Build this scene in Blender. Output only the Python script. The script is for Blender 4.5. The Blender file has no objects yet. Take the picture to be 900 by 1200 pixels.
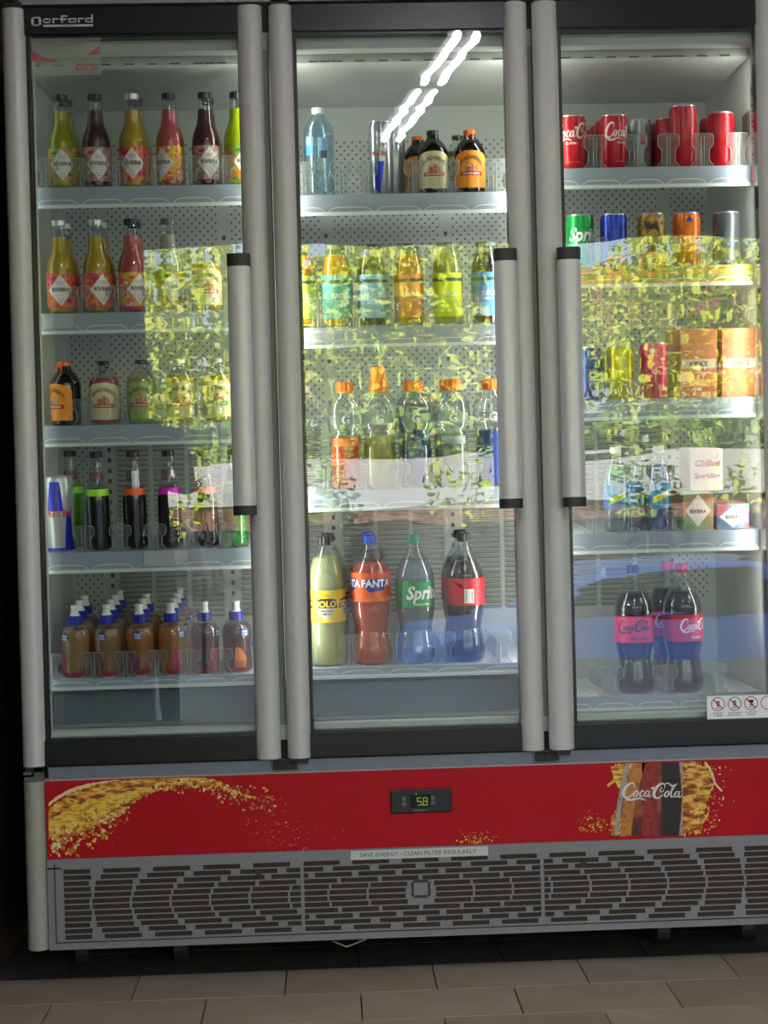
import bpy, bmesh, math, random
from mathutils import Vector, Matrix
random.seed(7)
S = bpy.context.scene
C = S.collection
PI = math.pi

# ------------------------------------------------------------------ camera
F = 1733.0
def _unit(v): return v.normalized()
YD = _unit(Vector((-65/F, 17/F, 1.0)))                 # world +Y seen in camera axes (x right, y up, z forward)
UP = Vector((-math.sin(.0262), math.cos(.0262), 0)); UP = _unit(UP - UP.dot(YD)*YD)
XD = UP.cross(YD)
if XD.x < 0: XD = -XD
CAM = Vector((0.7298, -3.46, 1.1339))
def wd(c): return Vector((c.dot(XD), c.dot(YD), c.dot(UP)))
def at(px, py, Y=0.0):
    """where the sight line through a photo point meets the upright plane at depth Y"""
    d = wd(Vector(((px-450)/F, -(py-600)/F, 1.0)))
    return CAM + d*((Y-CAM.y)/d.y)
cd = bpy.data.cameras.new('camera'); cam = bpy.data.objects.new('camera', cd); C.objects.link(cam)
cd.sensor_fit = 'VERTICAL'; cd.sensor_height = 24.0; cd.lens = F/1200*24.0; cd.clip_start = .05
xa, ya, za = wd(Vector((1,0,0))), wd(Vector((0,1,0))), wd(Vector((0,0,-1)))
cam.matrix_world = Matrix(((xa.x,ya.x,za.x,CAM.x),(xa.y,ya.y,za.y,CAM.y),(xa.z,ya.z,za.z,CAM.z),(0,0,0,1)))
S.camera = cam
S.view_settings.view_transform = 'Standard'; S.view_settings.look = 'None'
S.view_settings.gamma = 1; S.view_settings.use_curve_mapping = False
S.view_settings.exposure = 0.0
S.cycles.transparent_max_bounces = 32
S.cycles.max_bounces = 8
S.cycles.sample_clamp_indirect = 4.0
# ------------------------------------------------------------------ light
w = bpy.data.worlds.new('sky'); S.world = w; w.use_nodes = True
nt = w.node_tree; bgn = nt.nodes['Background']
sky = nt.nodes.new('ShaderNodeTexSky'); sky.sky_type = 'NISHITA'; sky.sun_disc = False
sky.sun_elevation = math.radians(52); sky.sun_rotation = math.radians(160)
nt.links.new(sky.outputs[0], bgn.inputs[0]); bgn.inputs[1].default_value = 0.55
sd = bpy.data.lights.new('sun', 'SUN'); sd.energy = 38; sd.angle = .01; sd.color = (1, .96, .88)
so = bpy.data.objects.new('sun', sd); C.objects.link(so)
so.rotation_euler = Vector((.35, -.75, -.95)).to_track_quat('-Z', 'Y').to_euler()
def area(name, loc, aim, sx, sy, power, col=(1,1,1)):
    l = bpy.data.lights.new(name, 'AREA'); l.shape = 'RECTANGLE'; l.size = sx; l.size_y = sy; l.energy = power; l.color = col
    o = bpy.data.objects.new(name, l); C.objects.link(o); o.location = loc
    o.rotation_euler = Vector(aim).to_track_quat('-Z', 'Y').to_euler(); return o
LED = (1.0, .99, .90)
for x, s, p in ((.05, 1, 1.7), (.585, -1, 1.8), (.650, 1, 3.1), (1.195, -1, 3.4), (1.265, 1, 1.7), (1.745, -1, 1.9)):
    area('led_light', (x, .062, 1.46), (s*.75, 1.0, 0), .02, 1.38, p, LED)

# ------------------------------------------------------------------ materials
def lin(c):
    if isinstance(c, str): c = tuple(int(c[i:i+2],16)/255 for i in (0,2,4))
    return tuple(v/12.92 if v <= .04045 else ((v+.055)/1.055)**2.4 for v in c) + (1,)
_m = {}
def mat(name, c, rough=.5, metal=0, noise=0, nscale=20, trans=0, bump=0, spec=.5, emit=0):
    if name in _m: return _m[name]
    m = bpy.data.materials.new(name); m.use_nodes = True; t = m.node_tree; b = t.nodes['Principled BSDF']
    b.inputs['Base Color'].default_value = lin(c); b.inputs['Roughness'].default_value = rough
    b.inputs['Metallic'].default_value = metal; b.inputs['Specular IOR Level'].default_value = spec
    if emit:
        b.inputs['Emission Color'].default_value = lin(c); b.inputs['Emission Strength'].default_value = emit
    if noise or bump:
        tc = t.nodes.new('ShaderNodeTexCoord'); n = t.nodes.new('ShaderNodeTexNoise'); n.inputs['Scale'].default_value = nscale
        n.inputs['Detail'].default_value = 4; t.links.new(tc.outputs['Object'], n.inputs['Vector'])
        if noise:
            hs = t.nodes.new('ShaderNodeHueSaturation'); hs.inputs['Color'].default_value = lin(c)
            mr = t.nodes.new('ShaderNodeMapRange'); mr.inputs['To Min'].default_value = 1-noise; mr.inputs['To Max'].default_value = 1+noise
            mr.inputs['From Min'].default_value = .3; mr.inputs['From Max'].default_value = .7
            t.links.new(n.outputs[0], mr.inputs[0]); t.links.new(mr.outputs[0], hs.inputs['Value']); t.links.new(hs.outputs[0], b.inputs['Base Color'])
        if bump:
            bp = t.nodes.new('ShaderNodeBump'); bp.inputs['Strength'].default_value = bump; bp.inputs['Distance'].default_value = .002
            t.links.new(n.outputs[0], bp.inputs['Height']); t.links.new(bp.outputs[0], b.inputs['Normal'])
    if trans:
        o = t.nodes['Material Output']; tr = t.nodes.new('ShaderNodeBsdfTranslucent'); tr.inputs[0].default_value = lin(c)
        mx = t.nodes.new('ShaderNodeMixShader'); mx.inputs[0].default_value = trans
        t.links.new(b.outputs[0], mx.inputs[1]); t.links.new(tr.outputs[0], mx.inputs[2]); t.links.new(mx.outputs[0], o.inputs[0])
    _m[name] = m; return m
def clear(name, tint='ffffff', f0=.04, rough=0.0, haze=0, hazecol='ffffff', wavy=0, power=4):
    """thin clear sheet: see-through tinted body, mirror reflection rising towards grazing angles"""
    if name in _m: return _m[name]
    m = bpy.data.materials.new(name); m.use_nodes = True; t = m.node_tree; N = t.nodes; L = t.links
    N.remove(N['Principled BSDF']); o = N['Material Output']
    tr = N.new('ShaderNodeBsdfTransparent'); tr.inputs[0].default_value = lin(tint)
    gl = N.new('ShaderNodeBsdfGlossy'); gl.inputs['Roughness'].default_value = rough
    lw = N.new('ShaderNodeLayerWeight'); lw.inputs[0].default_value = .5
    pw = N.new('ShaderNodeMath'); pw.operation = 'POWER'; L.new(lw.outputs['Facing'], pw.inputs[0]); pw.inputs[1].default_value = power
    mr = N.new('ShaderNodeMapRange'); mr.inputs['To Min'].default_value = f0; mr.inputs['To Max'].default_value = .85
    L.new(pw.outputs[0], mr.inputs[0])
    body = tr.outputs[0]
    if haze:
        d = N.new('ShaderNodeBsdfDiffuse'); d.inputs[0].default_value = lin(hazecol)
        t2 = N.new('ShaderNodeBsdfTranslucent'); t2.inputs[0].default_value = lin(hazecol)
        a = N.new('ShaderNodeMixShader'); L.new(d.outputs[0], a.inputs[1]); L.new(t2.outputs[0], a.inputs[2])
        h = N.new('ShaderNodeMixShader'); h.inputs[0].default_value = haze; L.new(body, h.inputs[1]); L.new(a.outputs[0], h.inputs[2]); body = h.outputs[0]
    mx = N.new('ShaderNodeMixShader'); L.new(mr.outputs[0], mx.inputs[0]); L.new(body, mx.inputs[1]); L.new(gl.outputs[0], mx.inputs[2])
    L.new(mx.outputs[0], o.inputs[0])
    if wavy:
        tc = N.new('ShaderNodeTexCoord'); mp = N.new('ShaderNodeMapping'); mp.inputs['Scale'].default_value = (2.6, 1, 17)
        n = N.new('ShaderNodeTexNoise'); n.inputs['Scale'].default_value = 1.0; n.inputs['Detail'].default_value = 1.5
        bp = N.new('ShaderNodeBump'); bp.inputs['Strength'].default_value = 1; bp.inputs['Distance'].default_value = wavy
        L.new(tc.outputs['Object'], mp.inputs[0]); L.new(mp.outputs[0], n.inputs[0]); L.new(n.outputs[0], bp.inputs['Height']); L.new(bp.outputs[0], gl.inputs['Normal'])
    _m[name] = m; return m
def blotch(name, cols, scale=40, stretch=(1,1,1), rough=.45, detail=3):
    """printed pattern: noise through stepped colours"""
    if name in _m: return _m[name]
    m = bpy.data.materials.new(name); m.use_nodes = True; t = m.node_tree; b = t.nodes['Principled BSDF']; b.inputs['Roughness'].default_value = rough
    tc = t.nodes.new('ShaderNodeTexCoord'); mp = t.nodes.new('ShaderNodeMapping'); mp.inputs['Scale'].default_value = stretch
    n = t.nodes.new('ShaderNodeTexNoise'); n.inputs['Scale'].default_value = scale; n.inputs['Detail'].default_value = detail
    r = t.nodes.new('ShaderNodeValToRGB'); els = r.color_ramp.elements
    k = len(cols)
    for i, c in enumerate(cols):
        p = .32 + .36*i/max(1, k-1)
        e = els[i] if i < 2 else els.new(p)
        e.position = p; e.color = lin(c)
    t.links.new(tc.outputs['Object'], mp.inputs[0]); t.links.new(mp.outputs[0], n.inputs['Vector']); t.links.new(n.outputs[0], r.inputs[0]); t.links.new(r.outputs[0], b.inputs['Base Color'])
    _m[name] = m; return m

STILE = mat('brushed_aluminium', 'bebbb6', .45, .12, .04, 60)
STILE2 = mat('satin_silver', 'c4c2c0', .36, .2, .03, 60)
POST = mat('pale_powder_coat', '9b988c', .5, .1, .04, 80)
BLK = mat('black_gloss', '141416', .3)
BLKM = mat('black_plastic', '18181a', .5)
DARK = mat('dark_void', '0c0b0b', .8)
GREYB = mat('base_grey_paint', '7d7a7a', .6, .05, .06, 120)
LEDGE = mat('ledge_grey', '6e7480', .5, .1, .05, 40)
WHITE = mat('white_liner', 'c3c8c2', .45, 0, .03, 10)
PANEL = mat('back_panel_paint', 'b2b8b4', .45, 0, .03, 6)
HOLE = mat('hole_dark', '565957', .8)
LOUVG = mat('louvre_gap', '7a7e7a', .7)
SHELFM = mat('shelf_white', 'dfe4e6', .35, trans=.2)
RAILM = mat('rail_frosted', 'b2bdc8', .25, trans=.35)
LIPM = mat('rail_lip', 'eef4f0', .3, trans=.3)
PLEX = clear('clear_plastic_divider', 'f4f5f5', .02, .3, haze=.10, hazecol='dfe4e4', power=4)
PLEXE = clear('clear_plastic_edge', 'eef2f2', .04, .3, haze=.35, hazecol='f4fffc')
GLASS = clear('door_glass', 'fafcfb', .075, 0, haze=0.0, wavy=.00022, power=5)
BOT = clear('bottle_glass', 'f2f4f0', .06, .04, power=3)
PET = clear('clear_bottle_plastic', 'eef2f4', .06, .08, haze=.06, hazecol='e8eef2', power=2.5)
BROWNG = clear('brown_bottle_glass', '3a2414', .07, .04, haze=.3, hazecol='2a1608', power=3)
DGREENG = clear('dark_green_bottle_glass', '24402a', .07, .04, haze=.35, hazecol='0c2412', power=3)
WATERG = clear('blue_tinted_plastic', 'd2e8f0', .08, .05, haze=.14, hazecol='a0c0cc', power=2)
RED = mat('print_red', 'c01020', .3)
GRED = mat('gloss_red', 'b00a18', .28, .1)
WHT = mat('print_white', 'f0f0ec', .4)
BLKP = mat('print_black', '1c1c1c', .5)
GOLDP = blotch('print_gold_splash', ['5c1406', '9c4408', 'd08a1c', 'ecc860', '9c4c10'], 30, (1, 1, 3))

# ------------------------------------------------------------------ mesh helpers
class MB:
    def __init__(s): s.v = []; s.f = []; s.mi = []
    def box(s, x0, x1, y0, y1, z0, z1, m=0):
        b = len(s.v)
        s.v += [(x,y,z) for z in (z0,z1) for y in (y0,y1) for x in (x0,x1)]
        for q in ((0,2,3,1),(4,5,7,6),(0,1,5,4),(2,6,7,3),(0,4,6,2),(1,3,7,5)): s.f.append(tuple(b+i for i in q)); s.mi.append(m)
        return s
    def poly(s, pts, m=0):
        b = len(s.v); s.v += [tuple(p) for p in pts]; s.f.append(tuple(range(b, b+len(pts)))); s.mi.append(m); return s
    def prism(s, pts, ax, a0, a1, m=0):
        """2D outline extruded along axis ax (0 x, 1 y, 2 z)"""
        b = len(s.v); n = len(pts)
        for a in (a0, a1):
            for p in pts:
                q = [p[0], p[1]]; q.insert(ax, a); s.v.append(tuple(q))
        s.f.append(tuple(b+i for i in range(n))); s.f.append(tuple(b+n+i for i in reversed(range(n)))); s.mi += [m, m]
        for i in range(n):
            j = (i+1) % n; s.f.append((b+i, b+n+i, b+n+j, b+j)); s.mi.append(m)
        return s
    def lathe(s, prof, seg=28, m=0, cx=0, cy=0, gear=0):
        b = len(s.v); n = len(prof)
        for (r, z) in prof:
            for k in range(seg):
                a = 2*PI*k/seg; rr = r*(1 - (gear if k % 2 else 0))
                s.v.append((cx+rr*math.sin(a), cy-rr*math.cos(a), z))
        for i in range(n-1):
            for k in range(seg):
                k2 = (k+1) % seg; s.f.append((b+i*seg+k, b+i*seg+k2, b+(i+1)*seg+k2, b+(i+1)*seg+k)); s.mi.append(m)
        if prof[0][0] > 1e-5: s.f.append(tuple(b+k for k in reversed(range(seg)))); s.mi.append(m)
        if prof[-1][0] > 1e-5: s.f.append(tuple(b+(n-1)*seg+k for k in range(seg))); s.mi.append(m)
        return s
    def tube(s, pts, r, seg=8, m=0):
        pts = [Vector(p) for p in pts]; b = len(s.v); rs = r if isinstance(r, (list, tuple)) else [r]*len(pts)
        for i, p in enumerate(pts):
            d = (pts[min(i+1, len(pts)-1)] - pts[max(i-1, 0)]).normalized()
            u = d.cross(Vector((0,0,1)) if abs(d.z) < .9 else Vector((1,0,0))).normalized(); v = d.cross(u)
            for k in range(seg):
                a = 2*PI*k/seg; s.v.append(tuple(p + rs[i]*(math.cos(a)*u + math.sin(a)*v)))
        for i in range(len(pts)-1):
            for k in range(seg):
                k2 = (k+1) % seg; s.f.append((b+i*seg+k, b+i*seg+k2, b+(i+1)*seg+k2, b+(i+1)*seg+k)); s.mi.append(m)
        s.f.append(tuple(b+k for k in reversed(range(seg)))); s.f.append(tuple(b+(len(pts)-1)*seg+k for k in range(seg))); s.mi += [m, m]
        return s
    def build(s, name, mats, parent=None, loc=None, smooth=False, fix=True):
        me = bpy.data.meshes.new(name); me.from_pydata(s.v, [], s.f)
        if not isinstance(mats, (list, tuple)): mats = [mats]
        for q in mats: me.materials.append(q)
        for p, i in zip(me.polygons, s.mi): p.material_index = i
        if fix:
            bm = bmesh.new(); bm.from_mesh(me); bmesh.ops.recalc_face_normals(bm, faces=bm.faces); bm.to_mesh(me); bm.free()
        if smooth:
            for p in me.polygons: p.use_smooth = len(p.vertices) == 4
            try: me.set_sharp_from_angle(angle=math.radians(38))
            except Exception: pass
        o = bpy.data.objects.new(name, me); C.objects.link(o)
        if parent: o.parent = parent
        if loc: o.location = loc
        return o
def tag(o, label=None, cat=None, group=None, kind=None):
    if label: o['label'] = label
    if cat: o['category'] = cat
    if group: o['group'] = group
    if kind: o['kind'] = kind
    return o
def empty(name, loc=(0,0,0)):
    o = bpy.data.objects.new(name, None); o.empty_display_size = .05; C.objects.link(o); o.location = loc; return o
def kids(o): return [c for c in bpy.data.objects if c.parent == o]
def copy_tree(o, parent=None, table=None):
    c = o.copy(); C.objects.link(c)
    if parent: c.parent = parent
    for ch in o.children: copy_tree(ch, c)
    return c
def bevel(o, wd_, seg=2):
    b = o.modifiers.new('bevel', 'BEVEL'); b.width = wd_; b.segments = seg; b.limit_method = 'ANGLE'; return o

_txt = {}
def text_geo(s, h, shear=0, bold=0, squash=1.0):
    """flat lettering as (verts2d, faces), centred, capital height about h"""
    k = (s, h, shear, bold, squash)
    if k in _txt: return _txt[k]
    c = bpy.data.curves.new('t', 'FONT'); c.body = s; c.size = h/.70; c.shear = shear; c.offset = bold*h; c.resolution_u = 2
    c.align_x = 'CENTER'; o = bpy.data.objects.new('t', c); C.objects.link(o)
    me = bpy.data.meshes.new_from_object(o)
    vs = [(v.co.x*squash, v.co.y - h*.5) for v in me.vertices]; fs = [tuple(p.vertices) for p in me.polygons]
    bpy.data.objects.remove(o); bpy.data.curves.remove(c); bpy.data.meshes.remove(me)
    _txt[k] = (vs, fs); return _txt[k]
def cat_mull(pts, n=7):
    out = []
    P = [pts[0]] + list(pts) + [pts[-1]]
    for i in range(1, len(P)-2):
        for k in range(n):
            t = k/n
            out.append(tuple(.5*((2*P[i][j]) + (-P[i-1][j]+P[i+1][j])*t + (2*P[i-1][j]-5*P[i][j]+4*P[i+1][j]-P[i+2][j])*t*t + (-P[i-1][j]+3*P[i][j]-3*P[i+1][j]+P[i+2][j])*t**3) for j in range(len(pts[0]))))
    out.append(tuple(pts[-1])); return out
def loop(cx, cy, rx, ry, w1, w2, sl=.35):
    return [(cx + rx*math.cos(a) + sl*ry*math.sin(a), cy + ry*math.sin(a), w1 + (w2-w1)*abs(math.cos(a))) for a in [PI/2 + 2*PI*i/10 for i in range(11)]]
def script_geo(width, tall=1.0):
    """flowing script lettering made of pen strokes"""
    Cs = [(2.35,2.0,.06),(2.45,2.6,.16),(1.9,2.85,.26),(1.1,2.35,.42),(.55,1.4,.5),(.55,.55,.44),(1.05,.2,.3),(1.75,.45,.2),(2.2,.95,.08)]
    st = [Cs, [(.7,.3,.1),(1.2,-.15,.3),(2.2,-.2,.34),(3.3,.1,.2),(4.1,-.05,.22),(4.7,-.3,.04)],
          loop(2.75,.95,.34,.55,.1,.28), [(4.15,1.3,.22),(3.95,1.55,.16),(3.6,1.1,.26),(3.5,.6,.28),(3.85,.42,.16),(4.25,.8,.08)],
          loop(4.75,.95,.34,.55,.1,.26), [(5.3,1.5,.24),(5.15,.85,.26),(5.2,.45,.24),(5.5,.5,.12),(5.75,.85,.06)],
          [(5.55,1.95,.34),(6.1,2.05,.36)]]
    if True:
        st += [[(x+5.6, y, w_) for x, y, w_ in Cs], [(7.6,2.1,.1),(7.2,1.6,.14),(7.6,1.3,.14),(7.9,1.8,.1)],
          [(7.9,2.7,.08),(8.6,2.95,.2),(9.3,2.5,.26),(9.9,2.5,.2),(10.4,3.0,.06)],
          loop(8.45,.95,.34,.55,.1,.28), [(9.2,1.2,.14),(9.9,2.4,.1),(9.75,2.75,.08),(9.4,1.9,.24),(9.2,.9,.28),(9.35,.42,.24),(9.7,.7,.08)],
          loop(10.25,.95,.34,.55,.1,.26), [(10.8,1.5,.24),(10.65,.85,.26),(10.7,.45,.24),(11.05,.5,.12),(11.3,.9,.05)]]
    tot = 11.6; k = width/tot; vs = []; fs = []
    for s_ in st:
        q = cat_mull(s_, 4); b = len(vs); n = len(q)
        for i, (x, y, w_) in enumerate(q):
            a = q[max(0,i-1)]; c = q[min(n-1,i+1)]; dx, dy = c[0]-a[0], c[1]-a[1]; L = math.hypot(dx, dy) or 1
            nx, ny = -dy/L*w_/2*1.15, dx/L*w_/2*1.15
            vs += [((x+nx-tot/2)*k, (y+ny-1.3)*k*tall), ((x-nx-tot/2)*k, (y-ny-1.3)*k*tall)]
        for i in range(n-1): fs.append((b+2*i, b+2*i+1, b+2*i+3, b+2*i+2))
    return vs, fs
def put_flat(mb, geo, x, z, y, m=0, rot=0):
    vs, fs = geo; b = len(mb.v); c, s = math.cos(rot), math.sin(rot)
    mb.v += [(x + c*a - s*d, y, z + s*a + c*d) for a, d in vs]; mb.f += [tuple(b+i for i in f) for f in fs]; mb.mi += [m]*len(fs)
def put_wrap(mb, geo, R, z, ang=0, m=0):
    vs, fs = geo; b = len(mb.v)
    mb.v += [(R*math.sin(a/R+ang), -R*math.cos(a/R+ang), z+d) for a, d in vs]; mb.f += [tuple(b+i for i in f) for f in fs]; mb.mi += [m]*len(fs)
def arch_text(s, h, R, rise):
    """lettering bent into an arch"""
    vs, fs = text_geo(s, h, 0, .03, .74); ww = max(abs(v[0]) for v in vs)
    return [(a, d + rise*(1-(a/ww)**2)) for a, d in vs], fs
def patch(mb, R, z0, z1, a0, a1, m=0, n=14, top=None):
    """a curved label from angle a0 to a1 (0 faces the shop)"""
    b = len(mb.v)
    for i in range(n+1):
        a = a0 + (a1-a0)*i/n; zt = z1 + (top(i/n) if top else 0)
        mb.v += [(R*math.sin(a), -R*math.cos(a), z0), (R*math.sin(a), -R*math.cos(a), zt)]
    for i in range(n): mb.f.append((b+2*i, b+2*i+2, b+2*i+3, b+2*i+1)); mb.mi.append(m)
def shape_wrap(mb, R, z, outline, ang=0, m=0, n=10):
    """a convex outline split into vertical strips and wrapped"""
    xs = [p[0] for p in outline]; x0, x1 = min(xs), max(xs); b = len(mb.v)
    def span(x):
        ys = []
        for i in range(len(outline)):
            p, q = outline[i], outline[(i+1) % len(outline)]
            if (p[0]-x)*(q[0]-x) <= 0 and abs(p[0]-q[0]) > 1e-9: ys.append(p[1] + (q[1]-p[1])*(x-p[0])/(q[0]-p[0]))
        return (min(ys), max(ys)) if ys else (0, 0)
    for i in range(n+1):
        x = x0 + (x1-x0)*(i/n*.9998+.0001); lo, hi = span(x); a = x/R + ang
        mb.v += [(R*math.sin(a), -R*math.cos(a), z+lo), (R*math.sin(a), -R*math.cos(a), z+hi)]
    for i in range(n): mb.f.append((b+2*i, b+2*i+2, b+2*i+3, b+2*i+1)); mb.mi.append(m)

# ------------------------------------------------------------------ the shop
fl = tag(MB().box(-3, 6, -4.2, .7, -.12, -.012).build('floor', mat('grout', '2c241c', .9)), kind='structure')
TILE = [mat('floor_tile_a', 'a08e78', .55, 0, .08, 9, bump=.3), mat('floor_tile_b', '988771', .55, 0, .08, 9, bump=.3), mat('floor_tile_c', 'a5947e', .55, 0, .08, 9, bump=.3)]
tm = []
for m in TILE:
    o = MB().box(-.1735, .1735, -.0875, .0875, -.012, 0).build('tile', m, fl); tm.append(o)
shade_tile = tm[0].data.copy(); shade_tile.materials.clear(); shade_tile.materials.append(mat('floor_tile_painted_shade', '3a322a', .8, 0, .3, 12))  # shade under the fridge painted into a darker tile colour
first = [True]*3
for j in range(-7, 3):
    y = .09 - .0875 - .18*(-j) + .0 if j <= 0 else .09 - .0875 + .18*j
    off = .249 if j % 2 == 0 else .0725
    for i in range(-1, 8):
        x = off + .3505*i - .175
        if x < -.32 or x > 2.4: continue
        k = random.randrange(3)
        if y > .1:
            o = tm[k].copy(); o.data = shade_tile; C.objects.link(o); o.location = (x, y, 0); continue
        if first[k]: o = tm[k]; first[k] = False
        else: o = tm[k].copy(); C.objects.link(o)
        o.location = (x, y, 0)
WALLD = mat('dark_wall_paint', '32271f', .7, 0, .1, 4)
tag(MB().box(-.35, -.10, -1.1, .64, 0, 2.9).build('wall_left', WALLD), kind='structure')
wl = bpy.data.objects['wall_left']
for r in range(10):
    MB().box(-.10, -.094, -1.08, .62, .01+.29*r, .01+.29*r+.284).build('wall_tile', mat('dark_wall_tile', '3a2c24', .45, 0, .12, 5), wl)
tag(MB().box(-3, 6, .64, .8, 0, 2.9).build('wall_back', mat('back_wall_paint', '3c3630', .8)), kind='structure')
tag(MB().box(-3.1, 6.1, -4.2, .8, 2.9, 3.05).build('ceiling', mat('ceiling_paint', '8f8d88', .8)), kind='structure')
tag(MB().box(-3.1, -3, -4.2, .8, 0, 2.9).build('wall_far_left', WALLD), kind='structure')
tag(MB().box(6, 6.1, -4.2, .8, 0, 2.9).build('wall_right', WALLD), kind='structure')
tag(MB().box(-3, -.19, -4.2, -4.0, 0, 2.9).box(4.6, 6, -4.2, -4.0, 0, 2.9).box(-.19, 4.6, -4.2, -4.0, 2.44, 2.9).build('wall_front', mat('front_wall_inside', '2c2824', .8)), kind='structure')
# twin tube ceiling lamps; last two unseen, added to brighten floor and fridge front
for (x0, y0, x1, y1, lb) in ((1.29,-2.03,1.20,-2.63,'twin fluorescent tube lamp on ceiling nearer to the glass front cabinet'), (1.19,-2.81,1.07,-3.55,'twin fluorescent tube lamp on ceiling farther out towards the street'), (-1.1,-1.9,-1.1,-3.1,'added unseen fill lamp with twin tubes on ceiling beyond the dark left wall'), (3.5,-1.4,3.5,-2.6,'added unseen fill lamp with twin tubes on ceiling at the far right')):
    t = tag(empty('ceiling_lamp', ((x0+x1)/2, (y0+y1)/2, 2.9)), lb, 'lamp', 'ceiling lamps')
    d = Vector((x1-x0, y1-y0, 0)); L = d.length; t.rotation_euler.z = math.atan2(d.y, d.x)
    MB().box(-L/2-.03, L/2+.03, -.06, .06, -.045, 0).build('housing', mat('lamp_housing', '8a8a88', .6), t)
    for s in (-1, 1):
        MB().tube([(-L/2, s*.036, -.062), (L/2, s*.036, -.062)], .013, 10).build('tube', mat('lit_tube', 'f6f6ff', .5, emit=80), t)

# ------------------------------------------------------------------ outdoors, seen as reflections in the glass
def ext_box(name, m, *b): return tag(MB().box(*b).build(name, m), kind='structure')
ext_box('floor_veranda', mat('footpath_concrete', 'a09c94', .8, 0, .1, 3), -8, 14, -6.4, -4.2, -.2, -.02)
ext_box('ground_car_park', mat('asphalt', '4c4f58', .9, 0, .15, 3), -40, 50, -45, -6.4, -1.0, -.9)
gw = empty('garden_wall', (2, -12.2, -.9)); tag(gw, 'long sunlit white garden wall across the car park', 'wall')
MB().box(-12, 14, -.3, 0, 1.95, 2.42).build('capping', mat('white_render', 'f4f0ea', .8), gw)
MB().box(-12, 14, -.28, -.02, 1.72, 1.95).build('brick_band', blotch('brick_band', ['4a3028', '7c5444', 'a08878'], 6, (1,1,1), .9), gw)
MB().box(-12, 14, -.26, -.04, 0, 1.72).build('lower_wall', mat('grey_render', '3c3a3c', .9, 0, .15, 2), gw)
LEAFS = [blotch('leaves_lime', ['5c7a1c', 'a8bc30', 'd8dc50', 'f0e878'], 2.0, (1,1,1), .6), blotch('leaves_green', ['34501c', '6c9030', 'a8b848'], 2.0, (1,1,1), .6)]
def leaves_mb(cx, cy, cz, rx, ry, rz, n, sz):
    mb = MB()
    for _ in range(n):
        while True:
            p = Vector((random.uniform(-1,1), random.uniform(-1,1), random.uniform(-1,1)))
            if .35 < p.length < 1: break
        cl = math.sin(p.x*9)*math.sin(p.y*7+1)*math.sin(p.z*8+2)
        if cl < -.18: continue
        c = Vector((cx+p.x*rx, cy+p.y*ry, cz+p.z*rz)); u = Vector((random.gauss(0,1), random.gauss(0,1), random.gauss(0,.6))).normalized()
        v = u.cross(Vector((random.gauss(0,1), random.gauss(0,1), random.gauss(0,1)))).normalized(); a = sz*random.uniform(.6, 1.4)
        mb.poly([c-u*a, c+v*a*.4, c+u*a, c-v*a*.4], 0)
    return mb
def tree(x, y, base, h, rx, rz, n, sz, li, label):
    t = tag(empty('tree', (x, y, base)), label, 'tree', 'trees across the car park')
    leaves_mb(0, 0, h, rx, rx*.8, rz, n, sz).build('foliage', LEAFS[li], t, fix=False)['kind'] = 'stuff'
    mb = MB().tube([(0,0,0), (.08,0,h*.4), (0,.1,h*.75), (.1,0,h)], [.16,.13,.1,.05])
    for k in range(5):
        a = k*1.3; mb.tube([(0.04,.05,h*.55), (math.cos(a)*rx*.5, math.sin(a)*rx*.4, h*.85), (math.cos(a)*rx*.8, math.sin(a)*rx*.6, h+.2*k)], [.06,.04,.02], 6)
    mb.build('trunk', mat('bark', '5c4a3c', .9, 0, .2, 6), t)
tree(-.45, -14.7, -.9, 3.7, 1.75, 1.9, 12000, .075, 0, 'lime green leafy tree reflected in the left glass door')
tree(2.5, -18.0, -.9, 4.2, 2.3, 2.3, 15000, .105, 0, 'lime leafy tree farther back, reflected in the middle glass door')
tree(5.5, -15.0, -.9, 3.8, 1.6, 1.9, 9000, .08, 0, 'lime green tree reflected beside the right door handle')
tree(-5.5, -15.5, -.9, 4.2, 2.4, 2.3, 3000, .14, 1, 'broad green tree at the left end of the garden wall')
tree(10.5, -16.5, -.9, 4.4, 2.2, 2.2, 3000, .14, 1, 'tall green tree at the right end of the garden wall')
hd = tag(empty('hedge', (2, -13.1, -.9)), 'low clipped green hedge behind the white garden wall', 'hedge')
leaves_mb(0, 0, 2.45, 9, .45, .55, 5000, .09).build('foliage', LEAFS[1], hd, fix=False)['kind'] = 'stuff'
for i, (bx, bw, lb) in enumerate(((-.9, .5, 'small shrub before the garden wall, at its left'), (.75, .35, 'small shrub before the garden wall, reflected beside the sports drinks'), (2.1, .45, 'small shrub before the garden wall, near the blue car roof'), (4.0, .4, 'small shrub before the garden wall, reflected in the right door'), (5.2, .6, 'small shrub before the garden wall, farthest right'))):
    sh = tag(empty('shrub', (bx, -11.7, -.9)), lb, 'shrub', 'shrubs along the garden wall')
    leaves_mb(0, 0, 2.05, bw, .25, .36, 220, .06).build('foliage', LEAFS[i % 2], sh, fix=False)['kind'] = 'stuff'
    MB().tube([(0,0,0), (.03,0,1.9)], [.03,.015], 6).build('stem', mat('bark', ''), sh)
# distant pale building between the trees
bd = tag(empty('building', (6.5, -27, -.9)), 'pale distant building with dark windows beyond the trees', 'building')
MB().box(-3.5, 5, -4, 0, 0, 5.2).build('wall', mat('pale_wall', 'c8ccd4', .8), bd)
MB().prism([(-4.4, 5.1), (.0, 6.6), (.4, 5.1)], 0, -4, 5.5).build('roof', mat('roof_tiles', '8c5c4c', .8), bd)
for i in range(4): MB().box(-2.8+1.9*i, -1.7+1.9*i, 0, .03, 2.2, 3.6).build('window', mat('far_glass', '30383e', .2), bd)
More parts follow.
